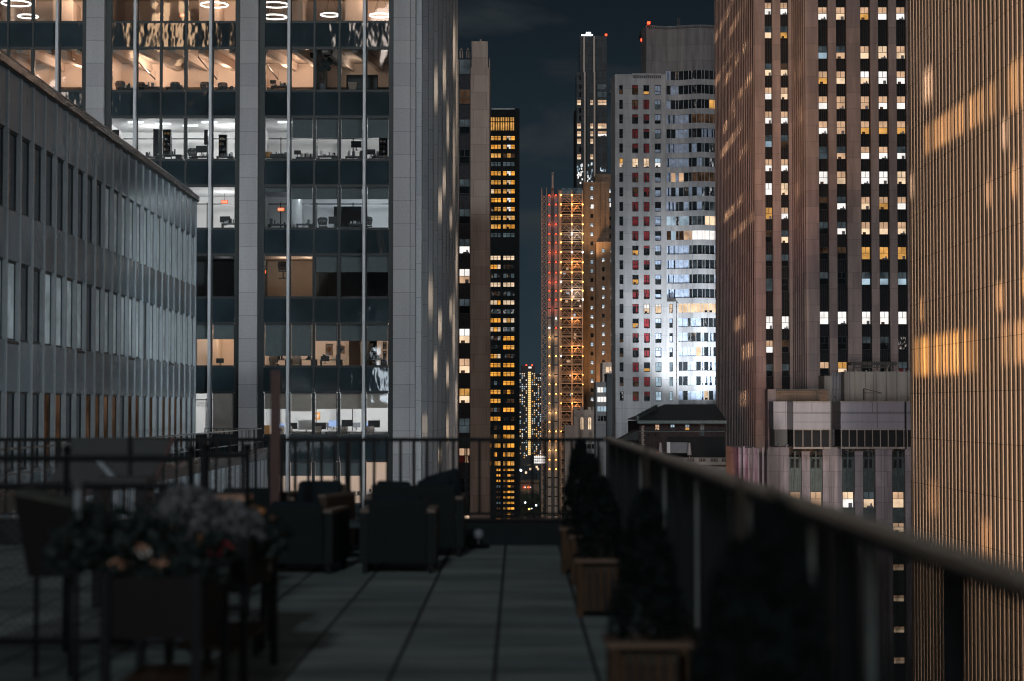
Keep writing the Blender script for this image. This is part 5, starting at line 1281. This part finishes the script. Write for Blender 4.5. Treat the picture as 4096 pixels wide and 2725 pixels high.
for px, y0, lab in ((3455,1555,'black jib davit on the tan wall over the right cooling unit'),(3270,1572,'black jib davit left of the tan ribbed wall')):
    a = W(px, 1600, 240); mb = MB(); mb.bar((a.x,240,a.z),(a.x,240,wz(y0,240)),.18); mb.bar((a.x,240,wz(y0,240)),(a.x+2.3,240,wz(y0+18,240)),.08); mb.bar((a.x,240,wz(y0+17,240)),(a.x+2.3,240,wz(y0+18,240)),.08)
    tag(mb.build('roof_davit', 'steel_dark'), lab, 'davit', 'roof davits')

# ------------------------------------------------------------------ K: finned tower at the right edge
tanK = (1990-2070)/F
kx, ky = wx(3640, 171, 1300), 171.0
kk = thing('ribbed_skyscraper', 'giant tan ribbed stone skyscraper filling the right edge', 'building', (kx, ky, GROUND), -tanK)
KT = 46.0
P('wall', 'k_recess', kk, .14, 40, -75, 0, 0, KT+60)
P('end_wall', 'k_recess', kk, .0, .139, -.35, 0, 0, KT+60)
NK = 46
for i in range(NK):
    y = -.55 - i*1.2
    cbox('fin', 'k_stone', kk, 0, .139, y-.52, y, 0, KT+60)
def kpt(px, py):
    d = 35*F/(px-2070)*.985
    return d, wz(py, d, px)
def kbeam(px0, px1, py, half, power, c, grid=0.0, soft=.5):
    d0, d1 = 35*F/(px1-2070), 35*F/(px0-2070); d = (d0+d1)/2; z = EYE + (HZ-py)*(35*F/((px0+px1)/2-2070))/F
    beam((3, d, z+.5), (kx, d, z), power, c, (d1-d0)/2/32, half/32, soft, grid, px0)
kbeam(3680, 4015, 470, 1.6, 62000, (1,.60,.27), 16.0); kbeam(4015, 4110, 330, 2.2, 62000, (1,.60,.27), 22.0)
kbeam(3640, 3925, 1415, 2.1, 100000, (1,.53,.15), 12.0); kbeam(3985, 4110, 1370, 1.9, 60000, (1,.60,.28), 12.0)
for px0, px1, py, h_2, e, c in ((3695,3748,335,2.0,1.1,(1,.78,.58)),(3995,4030,530,1.5,.9,(1,.76,.6)),(3930,3968,770,1.4,.7,(1,.66,.42)),(4030,4065,720,1.6,.9,(1,.62,.32)),(3645,3668,740,1.5,.7,(1,.8,.62)),
      (3680,3702,1240,1.4,.7,(1,.6,.26)),(3968,4012,1185,1.4,.8,(1,.6,.28)),(4070,4110,1130,1.3,.9,(1,.58,.22)),(3700,3760,1990,2.0,.3,(1,.6,.3)),(3900,3960,2150,2.0,.5,(1,.55,.25))):
    kbeam(px0, px1, py, h_2, 60000*e, c, 0.0, .7)
beam((26, 34, -10), (36.5, 125, 8), 380000, (1,.74,.52), .14, .85, .6)  # added warm fill along the fins, here and below, from no window
beam((26, 60, -30), (36.5, 140, -8), 60000, (1,.76,.58), .20, .70, .6)
# added mid-air beams for light patches on the side of the big office building
for k, ya, yb, e in ((3,250,460,1.1),(5,190,410,1.0),(6,400,620,1.1),(8,60,330,1.2),(4,740,900,1.0),(5,660,800,.9),(7,820,930,.8),(2,1090,1290,.8),(4,1230,1370,1.2),(3,1400,1520,1.3),(6,1440,1560,1.2),(7,1180,1300,.9),(1,1655,1750,1.2),(4,1780,1860,1.1),(6,1640,1790,.9),(9,900,1200,.8),(9,1500,1700,.9),(9,40,700,.6),(8,420,860,.7),(8,1150,1500,.7)):
    y = DA + .75 + 7.4*k; z0, z1 = wz(yb, y), wz(ya, y)
    beam((2.2, y-58, (z0+z1)/2+5), (XS+.18, y, (z0+z1)/2), 125000*e, (1,.74,.52), .012, (z1-z0)/2/52, .9)
spot('fill_a_side', (30, 40, -10), (XS, 118, 12), 48000, (.72,.87,1), 40, 1, 2)  # added cool fill over the street for the receding side
# ------------------------------------------------------------------ our roof terrace
EY = 22.15                                                       # far edge of the terrace
mb = MB(); mb.box(-10, 1.25, -6, EY+.25, -.25, 0); tag(mb.build('terrace_floor', 'deck'), kind='structure')
own = thing_w('terrace_building', 'the building under the roof terrace in the foreground', 'building', (0, 5, GROUND))
P('wall', 'curb', own, -10, 1.2, -6, EY+.2, GROUND, -.26)
cb = thing_w('terrace_curb', 'low black curb along the far end of the terrace', 'curb', (-2, EY, 0))
P('curb_wall', 'curb', cb, -9.9, 1.2, EY-.02, EY+.22, .001, .275); P('curb_cap', 'rail_dark', cb, -9.9, 1.2, EY-.05, EY+.24, .276, .30)
P('side_curb', 'curb', cb, .98, 1.2, -5, EY-.03, .001, .2)
RH = wz(1752, EY)
fr_ = thing_w('terrace_railing', 'black baluster railing along the far end of the terrace', 'railing', (-2, EY+.1, .3), 'terrace railings')
P('top_rail', 'rail_dark', fr_, -9.5, 1.0, EY+.07, EY+.13, RH-.045, RH); P('bottom_rail', 'rail_dark', fr_, -9.5, 1.0, EY+.085, EY+.115, .34, .37)
x = .93; i = 0
while x > -9.4:
    big = i % 11 == 8
    w = .03 if big else .016
    P('post' if big else 'baluster', 'rail_dark', fr_, x-w, x+w, EY+.1-w, EY+.1+w, .301 if big else .371, RH-.046); x -= .152; i += 1
rr_ = thing_w('terrace_railing', 'long black baluster railing with a pale worn cap, running down the right side', 'railing', (1.05, 12, .2), 'terrace railings')
P('rail_cap', 'rail_cap', rr_, 1.0, 1.085, .6, EY+.2, RH-.012, RH+.012); P('top_rail', 'rail_dark', rr_, 1.015, 1.07, .6, EY+.2, RH-.045, RH-.0121); P('bottom_rail', 'rail_dark', rr_, 1.02, 1.06, .6, EY, .30, .33)
y = EY - .15; i = 0
while y > 2.6:
    if i % 12 == 7: P('post', 'rail_dark', rr_, 1.01, 1.07, y-.03, y+.03, .201, RH-.046)
    else: cbox('baluster', 'curb', rr_, 1.033, 1.051, y-.006, y+.006, .331, RH-.046)
    y -= .125 if y > 8 else .125; i += 1
for yy in (16.0, 13.4, 11.0, 9.2, 8.5, 6.7, 5.6): P('light_streak_slat', 'rail_light_streak', rr_, 1.012, 1.03, yy-.02, yy+.02, .331, RH-.06)  # added slats, coloured pale to stand for streaks of light
# --- conifers in slatted wooden boxes along the right rail
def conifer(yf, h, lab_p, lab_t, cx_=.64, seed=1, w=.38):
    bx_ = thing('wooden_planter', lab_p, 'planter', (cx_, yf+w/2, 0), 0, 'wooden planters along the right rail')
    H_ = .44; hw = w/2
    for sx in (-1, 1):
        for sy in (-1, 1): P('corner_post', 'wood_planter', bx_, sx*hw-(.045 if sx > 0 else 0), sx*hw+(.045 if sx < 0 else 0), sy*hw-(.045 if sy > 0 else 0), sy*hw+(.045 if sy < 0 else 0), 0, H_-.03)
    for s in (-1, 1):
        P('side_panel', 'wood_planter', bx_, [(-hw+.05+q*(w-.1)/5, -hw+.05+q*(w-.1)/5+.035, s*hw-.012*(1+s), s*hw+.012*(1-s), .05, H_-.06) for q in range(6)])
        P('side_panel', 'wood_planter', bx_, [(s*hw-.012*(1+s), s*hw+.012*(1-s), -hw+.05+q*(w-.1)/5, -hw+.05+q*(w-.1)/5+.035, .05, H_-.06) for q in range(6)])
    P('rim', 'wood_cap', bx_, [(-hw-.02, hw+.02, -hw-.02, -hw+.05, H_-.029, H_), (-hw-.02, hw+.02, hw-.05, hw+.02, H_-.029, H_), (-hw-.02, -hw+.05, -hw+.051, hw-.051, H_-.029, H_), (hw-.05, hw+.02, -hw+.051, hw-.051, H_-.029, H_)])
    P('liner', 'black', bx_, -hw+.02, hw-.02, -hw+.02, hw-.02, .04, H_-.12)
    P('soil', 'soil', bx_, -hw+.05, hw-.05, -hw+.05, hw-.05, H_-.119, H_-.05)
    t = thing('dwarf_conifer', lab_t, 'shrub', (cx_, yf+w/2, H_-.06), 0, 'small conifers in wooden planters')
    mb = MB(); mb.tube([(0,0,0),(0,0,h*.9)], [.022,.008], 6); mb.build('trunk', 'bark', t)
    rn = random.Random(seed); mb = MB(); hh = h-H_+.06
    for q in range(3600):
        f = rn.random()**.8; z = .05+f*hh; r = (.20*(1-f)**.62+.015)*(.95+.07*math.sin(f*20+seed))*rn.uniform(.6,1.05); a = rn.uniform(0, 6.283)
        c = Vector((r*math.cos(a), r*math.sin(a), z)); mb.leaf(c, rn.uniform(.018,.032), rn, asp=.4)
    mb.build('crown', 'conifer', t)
conifer(18.3, 1.22, 'wooden planter fifth from the front, at the far corner', 'farthest small conifer by the far corner of the rail', .60, 5, .36)
conifer(17.2, 1.10, 'wooden planter fourth from the front, just before the far corner one', 'fourth small conifer from the front', .66, 8, .36)
conifer(14.55, 1.00, 'wooden planter third from the front, whole front visible', 'third small conifer from the front', .64, 2)
conifer(9.4, 1.12, 'wooden planter second from the front, cut by the bottom of the photo', 'second small conifer from the front, its full cone in view', .64, 3)
conifer(5.5, 1.14, 'nearest visible conifer planter at the bottom right, mostly out of frame', 'blurred dark conifer left of the nearest one', .66, 4)
conifer(4.55, 1.30, 'front wooden planter below the bottom right of the photo', 'nearest blurred dark conifer at the bottom right', .63, 6)
p = W(1915, 2130, 21.8); t = thing('deck_spotlight', 'small unlit white globe light on the deck by the far curb', 'light fixture', (p.x, 21.7, 0))
mb = MB(); mb.lathe([(.12,0),(.13,.03),(.05,.05),(.04,.1)], n=14); mb.build('base', 'rail_dark', t)
mb = MB(); mb.lathe([(.04,.1),(.055,.13),(.06,.17),(.045,.2),(.01,.215)], n=14); mb.build('globe', 'furn_grey', t, smooth=True)

# --- wicker lounge furniture
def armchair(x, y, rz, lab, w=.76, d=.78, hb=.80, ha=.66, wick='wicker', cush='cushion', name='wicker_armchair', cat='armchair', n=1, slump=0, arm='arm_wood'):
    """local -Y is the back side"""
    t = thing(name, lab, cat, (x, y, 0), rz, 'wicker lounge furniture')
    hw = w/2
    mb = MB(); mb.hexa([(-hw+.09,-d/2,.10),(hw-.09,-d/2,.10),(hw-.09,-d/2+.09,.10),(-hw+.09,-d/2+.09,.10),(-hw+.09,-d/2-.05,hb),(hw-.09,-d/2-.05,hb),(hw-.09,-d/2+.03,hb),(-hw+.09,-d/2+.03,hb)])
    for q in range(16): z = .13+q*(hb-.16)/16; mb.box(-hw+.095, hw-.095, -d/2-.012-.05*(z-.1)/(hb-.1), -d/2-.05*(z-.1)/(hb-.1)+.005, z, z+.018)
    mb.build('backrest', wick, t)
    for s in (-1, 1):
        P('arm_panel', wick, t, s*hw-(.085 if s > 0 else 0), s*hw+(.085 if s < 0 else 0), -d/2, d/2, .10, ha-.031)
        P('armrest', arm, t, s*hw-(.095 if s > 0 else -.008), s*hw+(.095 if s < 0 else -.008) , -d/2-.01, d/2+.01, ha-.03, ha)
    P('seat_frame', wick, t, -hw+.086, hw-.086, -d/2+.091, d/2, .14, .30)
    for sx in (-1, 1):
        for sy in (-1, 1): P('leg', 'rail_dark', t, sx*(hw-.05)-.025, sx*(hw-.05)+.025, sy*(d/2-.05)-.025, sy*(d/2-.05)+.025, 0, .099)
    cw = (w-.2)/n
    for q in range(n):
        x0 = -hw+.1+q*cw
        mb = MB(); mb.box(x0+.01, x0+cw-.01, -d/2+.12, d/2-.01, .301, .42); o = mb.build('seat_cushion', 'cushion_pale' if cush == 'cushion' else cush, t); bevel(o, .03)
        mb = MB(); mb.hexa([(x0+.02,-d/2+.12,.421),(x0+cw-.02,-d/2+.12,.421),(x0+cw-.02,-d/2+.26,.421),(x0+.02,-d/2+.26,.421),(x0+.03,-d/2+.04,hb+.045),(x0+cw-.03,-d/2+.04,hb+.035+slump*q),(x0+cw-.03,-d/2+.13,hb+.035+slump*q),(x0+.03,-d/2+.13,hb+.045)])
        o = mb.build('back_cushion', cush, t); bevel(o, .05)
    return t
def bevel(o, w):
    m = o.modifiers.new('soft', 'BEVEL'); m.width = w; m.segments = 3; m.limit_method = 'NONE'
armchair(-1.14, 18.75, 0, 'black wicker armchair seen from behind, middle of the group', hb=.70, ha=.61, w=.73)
armchair(-2.08, 18.7, -.12, 'black wicker armchair seen from behind, left of the middle one', hb=.64, ha=.61)
armchair(-1.10, 20.75, .0, 'black wicker loveseat with slumped cushions beyond the middle armchair', w=1.06, hb=.76, ha=.64, name='wicker_loveseat', cat='sofa', n=2, slump=.06)
armchair(-2.25, 20.8, math.pi*.9, 'brown wicker armchair facing the camera, far left of the group', wick='wicker_brown', hb=.74, name='wicker_armchair')
armchair(-3.1, 19.9, .25, 'dark wicker sofa at the left of the group with a grey top edge', w=1.5, hb=.72, name='wicker_sofa', cat='sofa', n=2, slump=0, cush='wicker')
t = thing('throw_pillow', 'large charcoal pillow leaning in the right corner of the loveseat', 'pillow', (-.80, 20.6, .45), 0)
mb = MB(); mb.hexa([(-.24,-.1,0),(.22,-.1,0),(.24,.06,0),(-.2,.06,0),(-.22,-.16,.38),(.18,-.16,.5),(.18,-.06,.5),(-.2,-.06,.38)]); o = mb.build('pillow_cover', 'cushion', t); bevel(o, .05)
t = thing('coffee_table', 'low dark coffee table between the armchairs', 'table', (-1.62, 19.9, 0), 0)
P('table_top', 'cushion_pale', t, -.3, .3, -.3, .3, .36, .40)
for sx in (-1, 1):
    for sy in (-1, 1): P('leg', 'rail_dark', t, sx*.27-.02, sx*.27+.02, sy*.27-.02, sy*.27+.02, 0, .359)
# bar height table with a pale wooden top
p = W(905, 1984, 16.0); t = thing('wooden_table', 'high table with a pale wooden top, left of the armchairs', 'table', (p.x, 16.2, 0))
P('table_top', 'petal_peach', t, -.17, .17, -.2, .2, p.z-.045, p.z)
for sx in (-1, 1):
    for sy in (-1, 1): P('leg', 'rail_dark', t, sx*.14-.018, sx*.14+.018, sy*.16-.018, sy*.16+.018, 0, p.z-.046)
# red post
p = W(1103, 1481, 19.2); t = thing('steel_post', 'tall dark red steel post behind the armchairs', 'post', (p.x, 19.2, 0))
P('shaft', 'red_post', t, -.045, .045, -.045, .045, .02, p.z); P('base_plate', 'rail_dark', t, -.1, .1, -.1, .1, 0, .019)

# --- chain-link fence and gate, left
def chain_fence(x0, y0, x1, y1, z0, z1, zm, lab, posts, cell=.058):
    L = math.hypot(x1-x0, y1-y0); t = thing('chain_link_fence', lab, 'fence', (x0, y0, 0), math.atan2(y1-y0, x1-x0), 'chain-link fencing on the terrace')
    for z in (z0, z1) + ((zm,) if zm else ()):
        mb = MB(); mb.tube([(0,0,z),(L,0,z)], .022, 8); mb.build('rail', 'rail_dark', t)
    for f in posts:
        mb = MB(); mb.tube([(L*f,0,0),(L*f,0,z1+.04)], .021, 8); mb.lathe([(.03,z1+.041),(.034,z1+.055),(.024,z1+.075),(.008,z1+.085)], (L*f,0,0), 8); mb.build('post', 'rail_dark', t)
    mb = MB(); n = int(L/cell)+1; h = z1-z0-.04
    for s in (1, -1):
        k = -int(h/cell)-1 if s > 0 else 0
        while k*cell < L + (0 if s > 0 else h):
            a = k*cell; b = a + s*h
            pa, pb = [a, z0+.02], [b, z0+.02+h]
            lo, hi = 0.0, 1.0
            if b != a:
                t0, t1 = (0-a)/(b-a), (L-a)/(b-a)
                lo, hi = max(0, min(t0, t1)), min(1, max(t0, t1))
            if hi > lo: mb.bar((a+(b-a)*lo, .003*s, z0+.02+h*lo), (a+(b-a)*hi, .003*s, z0+.02+h*hi), .0042)
            k += 1
    mb.build('wire_mesh', 'chain', t)
chain_fence(-3.6, 12.5, -2.1, 12.5, .07, 1.25, 1.07, 'black chain-link fence with two top bars, facing the camera at the left', (.45, .99))
chain_fence(-2.36, 14.6, -2.04, 14.6, .07, 1.22, None, 'short black chain-link gate behind the planters', (.02, .98))
chain_fence(-3.6, 12.45, -2.25, 7.2, .07, 1.15, None, 'grey chain-link fence running toward the camera at the left edge', (.0, .5, .99))
# tilted grey panel (reclined awning-like board)
q = 16.5; t = thing_w('tilted_panel', 'large tilted grey-green panel in a black frame, above the fence at the left', 'panel', (wx(440, q, 1830), q, 0))
def hx(pts_f, back, mat, name):
    mb = MB(); a = [W(px, py, q) for px, py in pts_f]; b = [v+Vector((0, back, 0)) for v in a]
    mb.hexa([a[0], a[1], b[1], b[0], a[3], a[2], b[2], b[3]]); return mb.build(name, mat, t)
hx([(195,1925),(510,1925),(510,1752),(290,1752)], .05, 'grey_panel', 'panel_sheet'); hx([(532,1918),(605,1918),(680,1758),(532,1756)], .05, 'grey_panel', 'panel_sheet')
hx([(512,1925),(530,1925),(530,1745),(512,1745)], .06, 'rail_dark', 'frame_bar'); hx([(606,1930),(622,1930),(700,1748),(682,1748)], .07, 'red_post', 'frame_bar')
hx([(388,1845),(412,1845),(470,1905),(440,1905)], -.05, 'pale_strip', 'brace_strip')
for px in (300, 560):
    a = W(px, 1920, q+.2); P('support_leg', 'rail_dark', t, a.x-.02, a.x+.02, q+.1, q+.14, 0, a.z)
t = thing('bench', 'long bench or box top with a grey edge under the tilted panel', 'bench', (wx(495, 15.4, 1915), 15.4, 0)); z = wz(1908, 15.4)
P('seat', 'grey_panel', t, -.22, .22, -.2, .2, z-.06, z)
for sx in (-1, 1): P('leg', 'rail_dark', t, sx*.18-.03, sx*.18+.03, -.18, .18, 0, z-.061)
# flared planter and pale pipe
z = wz(2000, 11.2); t = thing('tapered_planter', 'black tapered planter on thin legs at the left, behind the fence', 'planter', (wx(200, 11.2, 2100), 11.3, 0)); mb = MB()
mb.hexa([(-.12,-.12,.60),(.14,-.12,.60),(.14,.12,.60),(-.12,.12,.60),(-.19,-.18,z+.03),(.2,-.16,z-.05),(.2,.16,z-.05),(-.19,.16,z+.03)]); mb.build('shell', 'planter_dark', t)
for sx in (-.1, .1): P('leg', 'rail_dark', t, sx-.012, sx+.012, -.012, .012, 0, .599)
mb = MB(); mb.hexa([(-.19,-.185,z+.031),(.2,-.165,z-.049),(.2,.17,z-.049),(-.19,.17,z+.031),(-.19,-.185,z+.06),(.2,-.165,z-.02),(.2,.17,z-.02),(-.19,.17,z+.06)]); mb.build('rim', 'soil', t)
t = thing('standpipe', 'pale upright pipe standing behind the dark leaves at the left', 'pipe', (wx(310, 10.6, 2050), 10.6, 0)); mb = MB(); mb.tube([(0,0,wz(2145,10.6)),(0,0,wz(1965,10.6)-.02),(.0,.0,wz(1955,10.6))], [.02,.02,.012], 8); mb.build('pipe', 'pale_strip', t); P('foot', 'rail_dark', t, -.012, .012, -.012, .012, 0, wz(2145,10.6)-.001)
mb = MB(); mb.lathe([(.03,0),(.035,.03),(.02,.05)], (0,0,wz(1955,10.6)), 8); mb.build('cap', 'rail_metal', t)

# --- raised planter troughs with plants
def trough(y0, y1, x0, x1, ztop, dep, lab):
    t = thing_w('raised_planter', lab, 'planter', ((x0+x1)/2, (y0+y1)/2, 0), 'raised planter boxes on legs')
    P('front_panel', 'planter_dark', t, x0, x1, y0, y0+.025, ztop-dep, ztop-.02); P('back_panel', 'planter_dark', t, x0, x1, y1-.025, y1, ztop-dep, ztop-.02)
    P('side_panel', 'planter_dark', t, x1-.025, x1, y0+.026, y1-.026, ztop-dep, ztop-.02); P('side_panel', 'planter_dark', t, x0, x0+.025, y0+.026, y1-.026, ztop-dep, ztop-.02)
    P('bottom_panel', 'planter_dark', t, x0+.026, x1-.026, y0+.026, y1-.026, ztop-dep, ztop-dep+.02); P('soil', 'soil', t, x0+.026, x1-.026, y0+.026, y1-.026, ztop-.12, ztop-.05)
    for x in (x0-.012, x1-.045+.012):
        for y in (y0-.03, y1-.02): P('leg', 'rail_dark', t, x, x+.045, y, y+.05, 0, ztop)
    P('shelf', 'wood_planter', t, x0+.04, x1-.04, y0+.05, y1-.05, .25, .27)
    return t
trough(9.1, 9.95, -1.95, -1.50, .80, .31, 'nearest dark raised planter box on legs, full of blurred flowers')
trough(10.6, 11.9, -1.92, -1.49, .86, .30, 'second dark raised planter box on legs, with orange flowers at its end')
def mound(name, lab, cat, c, rad, n, mat, size, seed, grp='plants in the raised planters', squash=.7, extra=None):
    t = thing(name, lab, cat, c, 0, grp); rn = random.Random(seed); mb = MB()
    for q in range(n):
        v = Vector((rn.gauss(0,1), rn.gauss(0,1), abs(rn.gauss(0,1)))).normalized()*rn.uniform(.5,1)
        mb.leaf((v.x*rad[0], v.y*rad[1], v.z*rad[2]), rn.uniform(.6,1.3)*size, rn, asp=.55)
    mb.build('foliage', mat, t)
    mb = MB(); mb.tube([(0,0,-.1),(0,0,rad[2]*.6)], .012, 5); mb.build('stem', 'bark', t)
    for (nm, m, pts, r) in (extra or []):
        for pnt in pts:
            mb = MB()
            for k in range(11):
                v = Vector((rn.gauss(0,1), rn.gauss(0,1), rn.gauss(0,1))).normalized()*r*.8; mb.leaf((pnt[0]+v.x*1.6, pnt[1]+v.y, pnt[2]+v.z), r*.5, rn, asp=.5)
            mb.build(nm, m, t)
    return t
def loc(px, py, d, base): p = W(px, py, d); return (p.x-base[0], p.y-base[1], p.z-base[2])
b0 = (-1.98, 9.7, .76); mound('leafy_shrub', 'big dark leafy plant filling the near raised planter', 'plant', b0, (.42,.34,.36), 900, 'leaf_dark', .035, 21)
b1 = (-1.62, 9.35, .74); mound('marigold', 'low plant with rusty and white blossoms at the front of the near planter', 'flower', b1, (.22,.2,.13), 350, 'leaf_dark', .025, 22,
    extra=[('blossom','petal_peach',[loc(560,2200,9.25,b1), loc(640,2245,9.2,b1), loc(470,2255,9.2,b1)],.028), ('blossom','art_white',[loc(578,2212,9.2,b1)],.022), ('blossom','wood_planter',[loc(510,2270,9.15,b1), loc(690,2235,9.3,b1)],.03)])
b2 = (-1.88, 11.0, .84); mound('ornamental_cabbage', 'pale grey violet leafy mound, upper left of the second planter', 'plant', b2, (.26,.3,.30), 900, 'cabbage', .035, 23)
b3 = (-1.66, 11.1, .83); mound('ornamental_cabbage', 'pale grey violet leafy mound, lower right one above the red blossoms', 'plant', b3, (.22,.35,.22), 800, 'cabbage', .035, 24)
b4 = (-1.50, 11.6, .80); mound('chrysanthemum', 'plant with orange and peach blossoms spilling over the end of the second planter', 'flower', b4, (.17,.2,.16), 350, 'leaf_dark', .025, 25,
    extra=[('blossom','petal_orange',[loc(1030,2055,11.6,b4), loc(1105,2128,11.6,b4), loc(1040,2120,11.6,b4)],.042), ('blossom','petal_peach',[loc(1068,2092,11.6,b4), loc(985,2110,11.5,b4)],.045), ('blossom','petal_orange',[loc(1010,2040,11.6,b4)],.03)])
b5 = (-1.60, 10.2, .78); mound('begonia', 'small dark plant with two red blossoms between the planters', 'flower', b5, (.14,.18,.16), 300, 'leaf_dark', .025, 26,
    extra=[('blossom','petal_red',[loc(903,2187,10.1,b5)],.028), ('blossom','petal_red',[loc(859,2212,10.1,b5)],.026), ('blossom','petal_orange',[loc(683,2120,10,b5), loc(790,2158,10.2,b5)],.03)])
b6 = (-1.95, 10.3, .80); mound('spiky_plant', 'upright tan grass plume left of the red blossoms', 'plant', b6, (.1,.1,.2), 150, 'leaf_dark', .03, 27, extra=[('plume','petal_peach',[loc(684,2105,10.0,b6), loc(684,2130,10.0,b6), loc(681,2155,10.0,b6)],.022)])
mound('trailing_plant', 'dark trailing leaves hanging over the right end of the second planter', 'plant', (-1.45, 11.3, .72), (.1,.25,.14), 260, 'leaf_dark', .03, 28)
t = thing('wooden_stool', 'low stool with a tan seat behind the near planter legs', 'stool', (wx(975, 12.4, 2530), 12.4, 0)); z = wz(2505, 12.4)
P('seat', 'wood_cap', t, -.11, .11, -.12, .12, z-.04, z)
for sx in (-1, 1):
    for sy in (-1, 1): P('leg', 'rail_dark', t, sx*.09-.015, sx*.09+.015, sy*.1-.015, sy*.1+.015, 0, z-.041)
t = thing('metal_armchair', 'black metal chair with a curved arm behind the second planter', 'chair', (-1.86, 12.9, 0)); mb = MB()
mb.tube([(.18,-.2,0),(.2,-.22,.45),(.26,-.2,.62),(.27,-.05,.68),(.24,.15,.66),(.2,.22,.6)], .022, 7); mb.build('arm', 'rail_dark', t)
mb = MB(); mb.tube([(-.2,-.2,0),(-.2,-.22,.45),(-.24,-.2,.62),(-.25,.15,.66),(-.2,.22,.6)], .022, 7); mb.build('arm', 'rail_dark', t)
P('seat', 'rail_dark', t, -.2, .2, -.2, .2, .42, .45); P('backrest', 'rail_dark', t, -.2, .2, .2, .225, .45, .85)
for sx in (-1, 1): P('leg', 'rail_dark', t, sx*.18-.015, sx*.18+.015, .17, .2, 0, .42)
